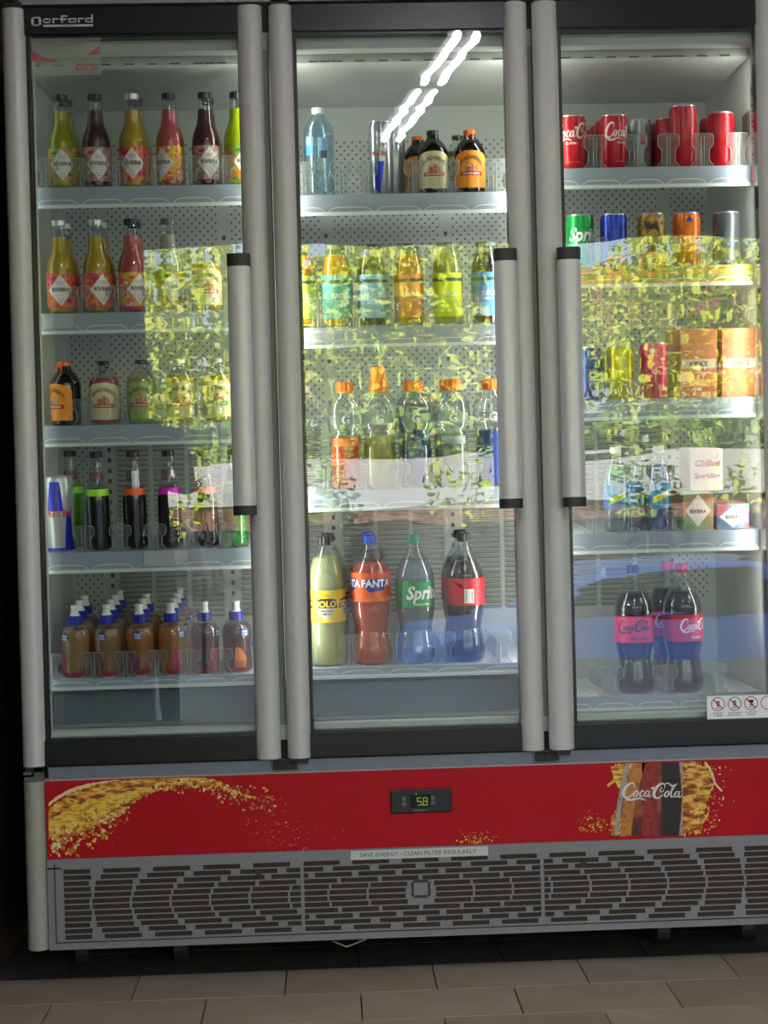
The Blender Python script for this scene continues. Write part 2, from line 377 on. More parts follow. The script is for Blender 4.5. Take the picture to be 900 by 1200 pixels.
# blue parked hatchback
car = tag(empty('car', (3.3, -9.4, -.9)), 'blue parked hatchback reflected low in the glass doors', 'car')
sec = [(-2.0,.35),(-2.02,.62),(-1.9,.86),(-1.0,.98),(-.35,1.40),(.95,1.44),(1.75,1.0),(1.95,.9),(2.0,.4)]
MB().prism(sec, 1, -.8, .8).build('body', mat('blue_car_paint', '40568c', .35, .2), car); bevel(car.children[0], .09, 3)
MB().prism([(-.86,1.0),(-.32,1.33),(.88,1.36),(1.45,1.02)], 1, -.815, .815).build('side_glass', mat('car_glass', '20282e', .1), car)
for x in (-1.25, 1.25):
    for y in (-.72, .72):
        wh = MB(); wh.tube([(x, y-.1, .32), (x, y+.1, .32)], .32, 20); wh.build('wheel', mat('tyre', '1a1a1a', .8), car)

# ------------------------------------------------------------------ the photographer, reflected in the left door
pr = tag(empty('person', (-.16, -3.42, 0)), 'person in dark clothes standing with raised hands, reflected faintly in the left door', 'person')
def skin(name, verts, edges, radii, m, parent, root=0, sub=2):
    me = bpy.data.meshes.new(name); me.from_pydata(verts, edges, []); o = bpy.data.objects.new(name, me); C.objects.link(o); o.parent = parent
    o.modifiers.new('skin', 'SKIN'); sv = me.skin_vertices[0] if me.skin_vertices else None
    if sv is None:
        me.attributes  # make the layer through bmesh
        bm = bmesh.new(); bm.from_mesh(me); bm.verts.layers.skin.verify(); bm.to_mesh(me); bm.free(); sv = me.skin_vertices[0]
    for i, r in enumerate(radii): sv.data[i].radius = r if isinstance(r, tuple) else (r, r)
    for i in range(len(radii)): sv.data[i].use_root = (i == root)
    o.modifiers['skin'].use_smooth_shade = True
    s = o.modifiers.new('sub', 'SUBSURF'); s.levels = sub; s.render_levels = sub
    me.materials.append(m); return o
SK = mat('skin_tone', 'b88a70', .6)
bv = [(0,0,.95),(0,.01,1.15),(0,.02,1.40),(0,.02,1.50),(0,.03,1.60),(0,.03,1.74),
      (-.10,0,.88),(-.12,.03,.50),(-.13,-.02,.10),(-.14,.12,.04),
      (.10,0,.88),(.12,.03,.50),(.13,-.02,.10),(.14,.12,.04),
      (-.19,.02,1.43),(-.25,.06,1.18),(-.10,.27,1.26),(-.05,.33,1.32),
      (.19,.02,1.43),(.25,.06,1.18),(.10,.27,1.26),(.05,.33,1.32)]
be = [(0,1),(1,2),(2,3),(3,4),(4,5),(0,6),(6,7),(7,8),(8,9),(0,10),(10,11),(11,12),(12,13),(2,14),(14,15),(15,16),(16,17),(2,18),(18,19),(19,20),(20,21)]
br = [(.16,.11),(.14,.10),(.17,.11),.055,.07,.085,.09,.065,.045,.035,.09,.065,.045,.035,.06,.045,.035,.028,.06,.045,.035,.028]
skin('body', bv, be, br, mat('dark_clothes', '24242a', .8), pr)
fc = MB(); fc.lathe([(0,1.575),(.05,1.585),(.072,1.63),(.078,1.69),(.07,1.75),(.04,1.79),(0,1.80)], 16, 0, 0, .045); fc.build('face', SK, pr, smooth=True)
nz = MB(); nz.prism([(.115,1.66),(.145,1.665),(.115,1.71)], 0, -.012, .012).box(-.025,.025,.117,.124,1.632,1.64); nz.build('nose', SK, pr)
for s in (-1, 1): MB().lathe([(0,-.008),(.008,0),(0,.008)], 8, 0, s*.03, .118).build('eye', mat('eye_dark', '1a1410', .3), pr, loc=(0,0,1.70))
MB().lathe([(.083,1.66),(.094,1.70),(.09,1.77),(.05,1.825),(0,1.835)], 16, 0, 0, .015).build('hair', mat('dark_hair', '1c1612', .8), pr, smooth=True)
for s in (-1, 1):
    h = skin('hand', [(0,0,0),(0,.03,.03)] + [(-s*(.01+.016*k-.02), .055+.004*k, .055) for k in range(4)] + [(-s*(.006+.016*k-.02), .075, .075-.003*k) for k in range(4)] + [(s*.03,.03,.04),(s*.035,.05,.065)],
             [(0,1)] + [(1, 2+k) for k in range(4)] + [(2+k, 6+k) for k in range(4)] + [(1,10),(10,11)], [.026,.028]+[.009]*8+[.010,.009], SK, pr, 0, 1)
    h.location = (-s*.05*-1, .335, 1.32)
ph = MB().box(-.08, .08, .415, .425, 1.36, 1.44).build('phone', BLK, pr)

# ------------------------------------------------------------------ display fridge
X0, X1 = 0.0, 1.835
fr = tag(empty('display_fridge', (0, 0, 0)), 'tall silver three door glass display fridge full of cold drinks', 'fridge')
cab = MB()
cab.box(.004, .034, .035, .60, .095, 2.30).box(1.80, X1, .035, .60, .095, 2.30).box(.0, X1, .56, .60, .10, 2.30)
cab.box(.0, X1, .035, .60, 2.23, 2.30).box(.034, 1.80, .05, .56, .42, .575)
cab.build('cabinet', mat('cabinet_dark_grey', '2a2a2c', .6), fr)
ln = MB()
ln.box(.034, .040, .075, .535, .575, 2.23).box(1.775, 1.80, .075, .535, .575, 2.23)   # side liners
ln.box(.034, 1.80, .075, .56, .575, .600)                                            # floor
ln.box(.034, 1.80, .30, .535, 2.178, 2.23).build('liner', WHITE, fr)
cn = MB()                                                                           # ceiling canopy with its slot line
cn.box(.045, 1.77, .085, .31, 2.172, 2.228).build('ceiling_canopy', mat('canopy_white', 'bfc4bc', .5), fr)
sl = MB()
for i in range(62):
    if i % 2 == 0 or i % 5 == 0: sl.box(.05+.0275*i, .05+.0275*i+.024, .0835, .086, 2.1735, 2.1765)
sl.build('canopy_slot', HOLE, fr)['kind'] = 'stuff'
MB().box(.034, 1.80, .035, .075, 2.19, 2.23).box(.034,.062,.035,.075,.58,2.2).box(1.772,1.80,.035,.075,.58,2.2).build('door_surround', mat('surround_pale', 'b4bab2', .5), fr)
MB().box(.034, 1.80, .035, .09, .565, .600).build('floor_lip', mat('lip_pale', 'c8ccc6', .5), fr)
MB().box(.050, 1.205, .15, .50, .601, .680).build('air_duct', mat('duct_blue_grey', '626a74', .5), fr)
bp = MB().box(.040, 1.775, .520, .535, .60, 2.178).build('back_panel', PANEL, fr)
dots = MB()
def hole(x, z, r=.0029):
    a = [(x+r*math.cos(PI/4+k*PI/3), z+r*math.sin(PI/4+k*PI/3)) for k in range(6)]
    dots.poly([(p[0], .5194, p[1]) for p in a])
strips = [.147, .468, .741, 1.063, 1.335, 1.655]
z = 2.085; row = 0
while z > .84:
    x = .055 + (.0106 if row % 2 else 0)
    while x < 1.765:
        inl = z < 1.335
        ok = (x < .128 or x > 1.675 and x < 1.76) if inl else True
        if ok and all(abs(x-s) > .014 for s in strips): hole(x, z)
        x += .0212
    z -= .0110; row += 1
dots.build('perforation', HOLE, bp, fix=False)['kind'] = 'stuff'
sq = MB()
for s in strips:
    z = 2.06
    while z > .86:
        sq.box(s-.0045, s+.0045, .5185, .5215, z-.0055, z+.0055); z -= .028 if z < 1.30 else .112
sq.build('slot_hole', HOLE, bp)['kind'] = 'stuff'
lv = MB()
for (a, b) in ((.166,.252),(.262,.348),(.358,.444),(.49,.60),(.61,.715),(.765,.85),(.86,.945),(.955,1.04),(1.09,1.19),(1.20,1.315),(1.36,1.45),(1.46,1.55),(1.56,1.635)):
    z = 1.325
    while z > .835:
        lv.prism([(.5205, z), (.5135, z-.0035), (.5205, z-.0085)], 0, a, b); lv.box(a+.002, b-.002, .5196, .5206, z-.0125, z-.0085, 1); z -= .0136
lv.build('louvre', [mat('louvre_paint', 'b6bcb8', .45), LOUVG], bp)['kind'] = 'stuff'
# led tubes and mullions behind the door stiles
for x in (.605, 1.228):
    MB().box(x-.012, x+.012, .035, .075, .60, 2.19).build('mullion', mat('mullion_grey', '8a8e8a', .5), fr)
for x in (.050, .590, .622, 1.213, 1.245):
    MB().box(x-.006, x+.006, .070, .082, .70, 2.15).build('led_strip', mat('led_diffuser', 'f0fff8', .5, emit=2.0), fr)
# small lock plate and data stickers on the right inner wall
MB().box(1.7715, 1.7755, .10, .155, 1.985, 2.045).build('light_switch_plate', mat('plate_grey', '54585a', .5), fr)
MB().box(1.7695, 1.7715, .038, .075, 1.87, 2.10).build('data_sticker', mat('sticker_pale', 'a8aeaa', .5), fr)
st = MB()
for i in range(16): st.box(1.7690, 1.7696, .042, .070-.008*(i % 3), 2.085-.013*i, 2.089-.013*i)
st.build('sticker_print', BLKP, fr)['kind'] = 'stuff'
MB().box(1.7685, 1.7698, .038, .078, 1.868, 1.905).build('red_sticker', RED, fr)

# ---- doors
def stile_prof(x0, x1, depth=.016, n=8):
    pts = [(x0, .012)]
    for i in range(n+1):
        t = i/n; pts.append((x0 + (x1-x0)*t, -depth*math.sin(PI*t)**.55 + .002))
    pts.append((x1, .012)); return pts
DT, DB = 2.283, .525
doors = []
for k, (a, b, c, d) in enumerate(((.004, .056, .546, .603), (.619, .673, 1.169, 1.222), (1.235, 1.294, 1.764, 1.826))):
    dr = MB()
    dr.box(a+.003, d-.003, .008, .034, 2.215, DT).box(a+.003, d-.003, .008, .034, DB, .588)       # top and bottom rails
    dr.box(a+.003, b+.009, .008, .034, .588, 2.215).box(c-.001, d-.003, .008, .034, .588, 2.215)   # side rails with gasket
    D = dr.build('door', [BLK], fr); doors.append(D); D['label'] = ('left glass door with handle on its right side', 'middle glass door with handle on its right side', 'right glass door with handle on its left side')[k]
    for (u, v) in ((a, b), (c, d)):
        s_ = MB().prism(stile_prof(u, v), 2, DB+.002, DT-.002).build('stile', STILE, D, smooth=True)
        s_['label'] = 'silver rounded aluminium upright'
    h = MB().box(b, c, -.002, .010, 2.222, DT).build('header', BLK, D); h['label'] = 'black glossy top strip of the door'
    h = MB().box(b, c, -.002, .010, DB+.004, .584).build('bottom_rail', BLK, D); h['label'] = 'black glossy bottom strip of the door'
    MB().box(b+.006, c-.001, .004, .009, .584, 2.222).build('glass_pane', GLASS, D)
    MB().box(b+.005, b+.009, .009, .03, .588, 2.215).build('gasket', mat('gasket_pale', 'b0b6ae', .6), D)
    for z in (DT, DB-.012): MB().box(a+.006, d-.006 if False else a+.048, -.004, .03, z, z+.012).build('hinge_cap', BLKM, D)
# handles
for D, hx, ztop, zbot in ((doors[0], at(279,297,-.05).x, 1.698, 1.098), (doors[1], at(592,291,-.05).x, 1.698, 1.098), (doors[2], at(666,289,-.05).x+.001, 1.698, 1.098)):
    wv = .0262
    pf = [(hx + wv*math.sin(t), -.050 - .013*math.cos(t)) for t in [PI*(-.5+i/10) for i in range(11)]] + [(hx+wv, -.036), (hx-wv, -.036)]
    H = MB().prism(pf, 2, zbot+.022, ztop-.028).build('handle', STILE2, D, smooth=True); H['label'] = 'long silver door pull'
    pf2 = [(x_ + (.0006 if x_ > hx else -.0006), y_-.0008 if y_ < -.04 else y_) for x_, y_ in pf]
    MB().prism(pf2, 2, ztop-.0285, ztop).build('handle_cap', BLKM, D); MB().prism(pf2, 2, zbot, zbot+.0225).build('handle_cap', BLKM, D)
    MB().box(hx-.012, hx+.012, -.038, .006, ztop-.024, ztop-.004).build('handle_bracket', BLKM, D); MB().box(hx-.012, hx+.012, -.038, .006, zbot+.004, zbot+.02).build('handle_bracket', BLKM, D)
# door print: maker's wordmark on the left header
lg = MB(); y = -.0026
def stroke_rect(x0, x1, z0, z1, t, m=0): lg.box(x0, x1, y, y+.0008, z1-t, z1, m); lg.box(x0, x1, y, y+.0008, z0, z0+t, m); lg.box(x0, x0+t, y, y+.0008, z0, z1, m); lg.box(x1-t, x1, y, y+.0008, z0, z1, m)
stroke_rect(.0745, .0925, 2.241, 2.262, .0032); lg.box(.0725, .0745, y, y+.0008, 2.244, 2.259); lg.box(.0925,.0945, y, y+.0008, 2.244, 2.259)
x = .099; t_ = .0032; z0, z1 = 2.2475, 2.2585
for ch in 'orford':
    if ch == 'o': stroke_rect(x, x+.0155, z0, z1, t_); x += .0185
    if ch == 'r': lg.box(x, x+t_, y, y+.0008, z0, z1); lg.box(x+t_, x+.011, y, y+.0008, z1-t_, z1); x += .0135
    if ch == 'f': lg.box(x+.003, x+.003+t_, y, y+.0008, z0, z1+.006); lg.box(x+.003+t_, x+.015, y, y+.0008, z1+.003, z1+.006); lg.box(x, x+.014, y-.0003, y+.0008, z1-t_-.001, z1-.001); x += .0170
    if ch == 'd': stroke_rect(x, x+.0155, z0, z1, t_); lg.box(x+.0155-t_, x+.0155, y-.0003, y+.0008, z0, z1+.0075); x += .0185
lg.v = [((.099+(v[0]-.099)*.115/(x-.003-.099)) if v[0] > .0985 else v[0], v[1], v[2]) for v in lg.v]
lg.box(.099, .099+.115, y, y+.0008, 2.2385, 2.2435)
put_flat(lg, text_geo('REFRIGERATION', .0032), .157, 2.241, y-.0003, 1)
lg.build('wordmark', [mat('wordmark_silver', 'c8c8c4', .4), BLKP], doors[0])
# translucent drink sticker at the top left corner of the glass
sk = MB(); sk.box(.068, .229, .0030, .0038, 2.128, 2.214)
sk.build('sticker', clear('sticker_film', 'ffffff', .02, .3, haze=.22, hazecol='d8dccc'), doors[0])['label'] = 'faded see-through sticker with red wave and script'
sp = MB()
put_flat(sp, text_geo('Meat, Seafood, Fresh Goods, Produce and Beverages', .0036, 0, .01, .92), .148, 2.2045, .0027, 0)
put_flat(sp, text_geo('SHOULD NOT be placed in this cabinet', .0036, 0, .01), .135, 2.198, .0027, 0)
put_flat(sp, script_geo(.052), .196, 2.146, .0027, 1)
for i in range(26):      # hatched wave
    x = .070 + .0023*i; t = i/26; zt = 2.186-.022*t-.006*math.sin(t*3); zb = 2.160+.003*math.sin(t*6)
    for j in range(6):
        q = zb + (zt-zb)*(j+.15)/6; sp.poly([(x, .0027, q), (x+.0023, .0027, q+.0008), (x+.0023, .0027, q+(zt-zb)/6*.8), (x, .0027, q+(zt-zb)/6*.75)], 1)
for i in range(12):
    x = .198 + .0024*i; t = i/12
    for j in range(4):
        q = 2.172+.006*t + (.016*t+.003)*j/4; sp.poly([(x, .0027, q), (x+.0024, .0027, q+.0008), (x+.0024, .0027, q+.0030*t+.0012), (x, .0027, q+.0026*t+.0006)], 1)
SPX = sp.build('sticker_print', [mat('sticker_text', '8c5040', .5), mat('sticker_red', 'b81828', .5)], doors[0]); SPX['kind'] = 'stuff'
# pictogram sticker at the foot of the right door
pk = MB(); pk.box(1.610, 1.763, -.0030, -.0022 + .006, .587, .641, 0)
for i in range(4):
    cx = 1.636 + .0395*i; cz = .622
    for k in range(24):
        a, b_ = 2*PI*k/24, 2*PI*(k+1)/24
        if cx + .0165*max(math.cos(a), math.cos(b_)) > 1.763: continue
        pk.poly([(cx+r*math.cos(q), -.0034, cz+r*math.sin(q)) for r, q in ((.0145,a),(.0165,a),(.0165,b_),(.0145,b_))], 1)
    if cx < 1.75:
        pk.poly([(cx-.0115, -.0036, cz+.0095), (cx-.0095, -.0036, cz+.0115), (cx+.0115, -.0036, cz-.0095), (cx+.0095, -.0036, cz-.0115)], 1)
        pk.box(cx-.003, cx+.004, -.0034, -.0030, cz-.006, cz+.008, 2); pk.box(cx-.006, cx+.006, -.0034, -.0030, cz-.0105, cz-.0085, 2)
        if i > 1: pk.box(cx-.006, cx+.006, -.0034, -.0030, cz+.002, cz+.008, 2)
for i, (u, v) in enumerate((('DO NOT PUT','IN FREEZER'),('DO NOT PLACE IN','DIRECT SUNLIGHT'),('DO NOT OPEN','USED CAN'),)):
    put_flat(pk, text_geo(u, .0034, 0, .03, .8), 1.636+.0395*i, .6010, -.0034, 3); put_flat(pk, text_geo(v, .0034, 0, .03, .8), 1.636+.0395*i, .5955, -.0034, 3)
pk.build('warning_sticker', [WHT, mat('warning_red', 'b02040', .5), mat('pictogram_grey', '7a7078', .5), mat('warning_text', '54505a', .5)], doors[2])['label'] = 'white sticker with row of red crossed-out circles'

# ---- cabinet trim, base and grille
MB().box(.045, X1, -.004, .035, 2.290, 2.312).build('top_trim', mat('top_trim_grey', '8e8c8c', .5, .3), fr)
MB().box(.060, X1, .012, .05, .494, .521).build('sill', LEDGE, fr)
MB().prism(stile_prof(.004, .053, .018), 2, .100, .492).build('side_post', POST, fr, smooth=True)
hb = MB().box(.006, .052, .0, .04, .493, .502).box(.030, .050, -.004, .01, .502, .523).box(.006,.024,-.006,.0,.508,.514)
hb.build('hinge_bracket', mat('hinge_metal', '6c6a66', .4, .6), fr)
for hx in (.612, 1.229):
    h = MB().box(hx-.028, hx+.028, .0, .03, .500, .520)
    for i in range(8): h.box(hx-.026+.0066*i, hx-.022+.0066*i, -.004, 0, .502, .520)
    h.build('hinge_bracket', BLKM, fr)
MB().box(.053, X1, .004, .03, .483, .4945).build('panel_edge', mat('panel_edge_pink', 'a08c8c', .5), fr)
kp = MB().box(.055, X1, -.004, .02, .310, .490).build('front_panel', mat('panel_red', 'aa0014', .6, 0, .04, 5, spec=.25), fr); kp['label'] = 'red printed panel with golden drink splash'
MB().box(.054, X1, -.001, .02, .100, .3095).build('grille_frame', DARK, fr)
# grille: real slots between bars, dark filter behind
g = MB(); gy0, gy1 = -.006, -.0035
g.box(.054, X1, gy0, gy1, .2865, .3095); g.box(.054, X1, gy0, gy1, .098, .1205); g.box(.054, .087, gy0, gy1, .12, .29)
RP = .01388; zc0 = .2790
cx = .922
pit = [.116,.108,.102,.0955,.092,.092,.092,.092,.0955,.102,.108,.116]
for r in range(12):
    zc = zc0 - RP*r
    zt = zc+.0046 if r else .2866
    if r < 11: g.box(.087, X1, gy0, gy1, zc-RP+.0055, zc-.0055)
    if r == 0: g.box(.087, X1, gy0, gy1, zc+.0055, .2866)
    if r == 11: g.box(.087, X1, gy0, gy1, .1204, zc-.0055)
    p = pit[r]; ws = .0866; sl_ = []
    if r in (0, 2, 9, 11):
        sl_.append((cx-ws/2, cx+ws/2)); s0 = p-ws/2
    elif r in (4, 5, 6, 7): s0 = .0355 if r in (5, 6) else .031
    else: s0 = (p-ws)/2
    q = s0
    while cx+q < X1+.1: sl_ += [(cx+q, cx+q+ws), (cx-q-ws, cx-q)]; q += p
    sl_.sort(); last = .087
    for (a, b) in sl_:
        if b < .10: continue
        a = max(a, .091)
        if a > last and a < X1: g.box(last, min(a, X1), gy0, gy1, zc-.0055, zc+.0055)
        last = max(last, b)
for x in (.645, 1.209): g.box(x-.004, x+.004, gy0-.0003, gy1, .121, .288)
gr = g.build('grille', GREYB, fr); gr['kind'] = 'stuff'; gr['label'] = 'grey metal grille with rows of dusty slots'
MB().box(.087, X1, -.0033, .0, .12, .288).build('dust_filter', mat('dusty_filter', '3a2e24', .95, 0, .25, 300, bump=.5), fr)
gl_ = MB(); gl_.box(cx-.0165, cx+.0165, -.0075, -.006, .190, .196); gl_.box(cx-.0165, cx+.0165, -.0075, -.006, .226, .232)
gl_.box(cx-.0225, cx-.0165, -.0075, -.006, .194, .228).box(cx+.0165, cx+.0225, -.0075, -.006, .194, .228)
gl_.build('grille_badge', mat('badge_dark', '40302c', .8), fr)
MB().box(cx-.0095, cx+.0095, -.0075, -.0055, .201, .221).box(cx-.031, cx-.0225, -.0065,-.0055,.19,.232).box(cx+.0225,cx+.031,-.0065,-.0055,.19,.232).build('badge_plate', GREYB, fr)
ln_ = MB().box(.070, X1, -.0068, -.006, .1135, .1160).box(.070, .0725, -.0068, -.006, .1135, .300)
ln_.build('grille_seam', mat('seam_dark', '26242a', .8), fr)
for px, py in ((303,1023), (684,1012)):
    p = at(px, py, -.006); m_ = MB(); m_.tube([(p.x, -.006, p.z), (p.x, -.010, p.z)], .0075, 14); m_.build('screw_cover', mat('screw_brown', '3c3028', .7), fr)
# castors
for x in (.10, .34, 1.53, 1.74):
    c_ = MB(); c_.tube([(x-.015, .19, .038), (x+.015, .19, .038)], .037, 16).box(x-.02, x+.02, .17, .21, .06, .10)
    c_.build('castor', mat('castor_black', '1c1a18', .6), fr)
MB().box(.02, X1-.01, .03, .58, .092, .105).build('underside', DARK, fr)
wr = MB(); wr.tube([(.712,.02,.088),(.745,.01,.076),(.79,.03,.086)], .0015, 6).build('loose_wire', mat('wire_pale', 'b0a890', .5), fr)
# filter notice
nt_ = MB().box(.760, 1.082, -.0075, -.006, .284, .3055).build('notice_strip', mat('strip_white', 'c2bfb8', .5), fr)
tt = MB(); put_flat(tt, text_geo('SAVE ENERGY - CLEAN FILTER REGULARLY', .0098, 0, 0, 1.02), .918, .2955, -.0079); tt.build('lettering', mat('strip_ink', '2a2830', .5), nt_, fix=False)
# temperature display
ct = MB().box(.856, 1.000, -.0105, -.004, .390, .446).build('temperature_display', BLKM, fr); bevel(ct, .004)
sg = MB()
def seg7(x, z, on):
    wd2, hh, t = .0090, .0085, .0014; yy = -.0112
    S7 = dict(a=(0,wd2,2*hh-t/2,2*hh+t/2), g=(0,wd2,hh-t/2,hh+t/2), d=(0,wd2,-t/2,t/2), f=(-t/2,t/2,hh,2*hh), b=(wd2-t/2,wd2+t/2,hh,2*hh), e=(-t/2,t/2,0,hh), c=(wd2-t/2,wd2+t/2,0,hh))
    for k in on: q = S7[k]; sg.box(x+q[0], x+q[1], yy, yy+.0007, z+q[2], z+q[3])
seg7(.9190, .4085, 'afgcd'); seg7(.9330, .4085, 'abcdefg'); sg.box(.9302,.9316,-.0112,-.0105,.4078,.4092).box(.915,.918,-.0112,-.0105,.4335,.4355)
sg.build('digit', mat('lit_green', '9cb838', .5, emit=.35), ct)['label'] = 'lit yellow-green digits 5.8'
MB().box(.902, .950, -.0107, -.0102, .402, .434).build('screen', mat('screen_black', '1c2420', .2), ct)
for bx in (.888, .956):
    for bz in (.4125, .4245):
        b_ = MB(); b_.tube([(bx, -.0105, bz), (bx, -.0115, bz)], .0052, 12); b_.build('button', mat('button_grey', '5a5c60', .5), ct)
tx = MB(); put_flat(tx, text_geo('REFRIGERATION', .0030), .925, .3965, -.0109); tx.build('lettering', mat('dim_ink', '9a9aa0', .5), ct, fix=False)

# printed splash on the red panel (flat print)
random.seed(3)
pn = MB(); yy = -.0042; LAY = [0.0]
def P2(px, py): p = at(px, py, -.0045); return (p.x, p.z)
def band(top, bot, m, n=60, jt=0, jb=0):
    top = cat_mull(top, 8); bot = cat_mull(bot, 8)
    def f(c, x):
        for i in range(len(c)-1):
            if c[i][0] <= x <= c[i+1][0]: return c[i][1] + (c[i+1][1]-c[i][1])*(x-c[i][0])/max(1e-6, c[i+1][0]-c[i][0])
        return c[0][1] if x < c[0][0] else c[-1][1]
    LAY[0] -= .00012; yy = -.0042 + LAY[0]
    xa_, xb_ = max(top[0][0], bot[0][0]), min(top[-1][0], bot[-1][0]); pv = None
    for i in range(n+1):
        x = xa_ + (xb_-xa_)*i/n; t = f(top, x) + random.uniform(-jt, jt); b = f(bot, x) + random.uniform(-jb, jb)
        if b < t: b = t+.5
        a_, c_ = P2(x, t), P2(x, b); a_ = (a_[0], min(a_[1], .4898)); cur = ((a_[0], yy, a_[1]), (c_[0], yy, c_[1]))
        if pv: pn.poly([pv[0], cur[0], cur[1], pv[1]], m)
        pv = cur
def drop(px, py, r, m, el=1.0, rot=0):
    c = P2(px, py); k = .00200; pts = []; LAY[0] -= .0000012; yy = -.0042 + LAY[0]
    for i in range(7):
        a = 2*PI*i/7; rr = r*k*random.uniform(.6, 1.25); u, v = rr*math.cos(a)*el, rr*math.sin(a)
        pts.append((c[0]+u*math.cos(rot)-v*math.sin(rot), yy-.0001, c[1]+u*math.sin(rot)+v*math.cos(rot)))
    if max(q[2] for q in pts) < .4895 and min(q[2] for q in pts) > .311 and min(q[0] for q in pts) > .056: pn.poly(pts, m)
band([(57,941),(75,928),(100,919),(140,913)], [(57,945),(75,933),(100,925),(140,921)], 2, 30, .6, 1)
band([(57,948),(80,932),(110,920),(150,914),(200,910),(245,912),(285,930),(300,934)], [(57,984),(90,976),(120,966),(142,956),(165,936),(200,924),(245,922),(285,933),(300,936)], 0, 110, 1.5, 3)
band([(57,962),(85,946),(120,934),(150,928),(172,923)], [(57,978),(90,970),(115,958),(135,947),(172,926)], 1, 60, 1.5, 2)
for _ in range(230):
    t = random.random(); px = 57+95*t; py = 982-40*t + random.gauss(6, 11) + 8*(1-t); drop(px, py, random.uniform(.6, 3.0)*(1.2-t*.7), random.choice((1, 2, 4, 4)), random.uniform(1, 1.8), random.random()*3)
for _ in range(190):
    t = random.random(); px = 175+150*t; py = 916+22*t*t*1.2 + random.gauss(2, 7); drop(px, py, random.uniform(.4, 1.9), random.choice((1, 2, 4, 3)), random.uniform(1, 2.2), random.random()*3)
for _ in range(110): drop(random.gauss(335, 22), random.gauss(975, 16), random.uniform(.3, .9), random.choice((1, 4)))
for _ in range(60): drop(random.gauss(560, 13), 988-abs(random.gauss(0, 6)), random.uniform(.4, 1.3), random.choice((1, 4)))
for _ in range(80): drop(random.gauss(700, 14), 975-abs(random.gauss(0, 10)), random.uniform(.4, 1.4), random.choice((1, 4)))
# splash round the printed bottle
band([(716,900),(726,893),(740,892)], [(716,903),(726,930),(740,940)], 0, 14, 3, 4)
band([(716,955),(724,950),(732,960)], [(716,978),(724,979),(732,980)], 0, 10, 3, 1)
for a_, b_ in (((806,893),(806,976)), ): 
    band([(800,892),(812,892),(824,896),(833,905),(838,915)], [(800,977),(812,977),(822,972),(828,940),(838,918)], 0, 40, 4, 5)
for (q, m, wd_) in (([(826,893),(834,905),(838,918),(846,927)], 2, 1.2), ([(818,917),(820,930),(830,928),(836,922)], 1, 1.0), ([(822,965),(829,955),(830,944)], 1, 1.0), ([(712,921),(720,914),(727,910)], 1, 1.6), ([(818,915),(824,906),(834,903)], 1, .9)):
    q = cat_mull(q, 5)
    for i in range(len(q)-1):
        dx, dy = q[i+1][0]-q[i][0], q[i+1][1]-q[i][1]; L = math.hypot(dx, dy) or 1; nx, ny = -dy/L*wd_, dx/L*wd_
        pn.poly([(*(lambda p: (p[0], -.0058, p[1]))(P2(q[j][0]+s*nx, q[j][1]+s*ny)),) for j, s in ((i,1),(i+1,1),(i+1,-1),(i,-1))], m)
for _ in range(120): drop(random.gauss(832, 10), random.uniform(898, 976), random.uniform(.4, 1.5), random.choice((1, 2, 4)))
# bottle body print
def bcol(l, r, m, dy=0):
    """vertical ribbon: l, r functions of py"""
    pv = None
    for i in range(13):
        py = 892.5 + i*(979-892.5)/12 - (0 if i else -.6); A, B = P2(l(py), py), P2(r(py), py); zz = lambda q: min(max(q, .3112), .4896)
        cur = ((A[0], -.0054-dy, zz(A[1])), (B[0], -.0054-dy, zz(B[1])))
        if pv: pn.poly([pv[0], cur[0], cur[1], pv[1]], m)
        pv = cur
L_ = lambda py: 719 + 14*((979-py)/87)**1.6; R_ = lambda py: 805 - 0*(py) + 3*math.sin((py-892)/87*PI) - 2
bcol(L_, R_, 5)
bcol(lambda p: L_(p)+1, lambda p: L_(p)+6, 6, .0003); bcol(lambda p: R_(p)-7, lambda p: R_(p)-2.5, 6, .0003)
bcol(lambda p: L_(p)+8, lambda p: L_(p)+24-(p-892)*.04, 7, .0003)
bcol(lambda p: 752+(p-892)*.01, lambda p: 772-(p-892)*.03, 8, .0003)
bcol(lambda p: 775, lambda p: R_(p)-8, 9, .0003)
pn.build('splash_print', [GOLDP, blotch('print_gold', ['a86414', 'd8a024', 'f0cc50', 'c08820'], 40, (1,1,5)), mat('print_cream', 'e8c890', .5), mat('print_brown', '7a3410', .5), mat('print_amber', 'b86818', .5),
    blotch('print_cola', ['2a0c0a', '6a1c14', 'a04c20', '3a1410'], 18, (1,1,.6)), blotch('print_frost', ['6c6c62', 'a8a89a', '504c44'], 160), blotch('print_amber_glass', ['8a4a18', 'c07c30', 'a06020'], 60),
    blotch('print_ruby', ['7c1418', '9c2018', '5a1010'], 60), blotch('print_dark_cola', ['120c0c', '241414', '0c0808'], 60)], kp, fix=False)
sc_ = MB(); c0 = at(764.5, 926, -.006); put_flat(sc_, script_geo(.150), c0.x, c0.z-.004, -.0066, 0, -.05); sc_.build('lettering', mat('script_white', 'd8d8d0', .4), kp, fix=False)

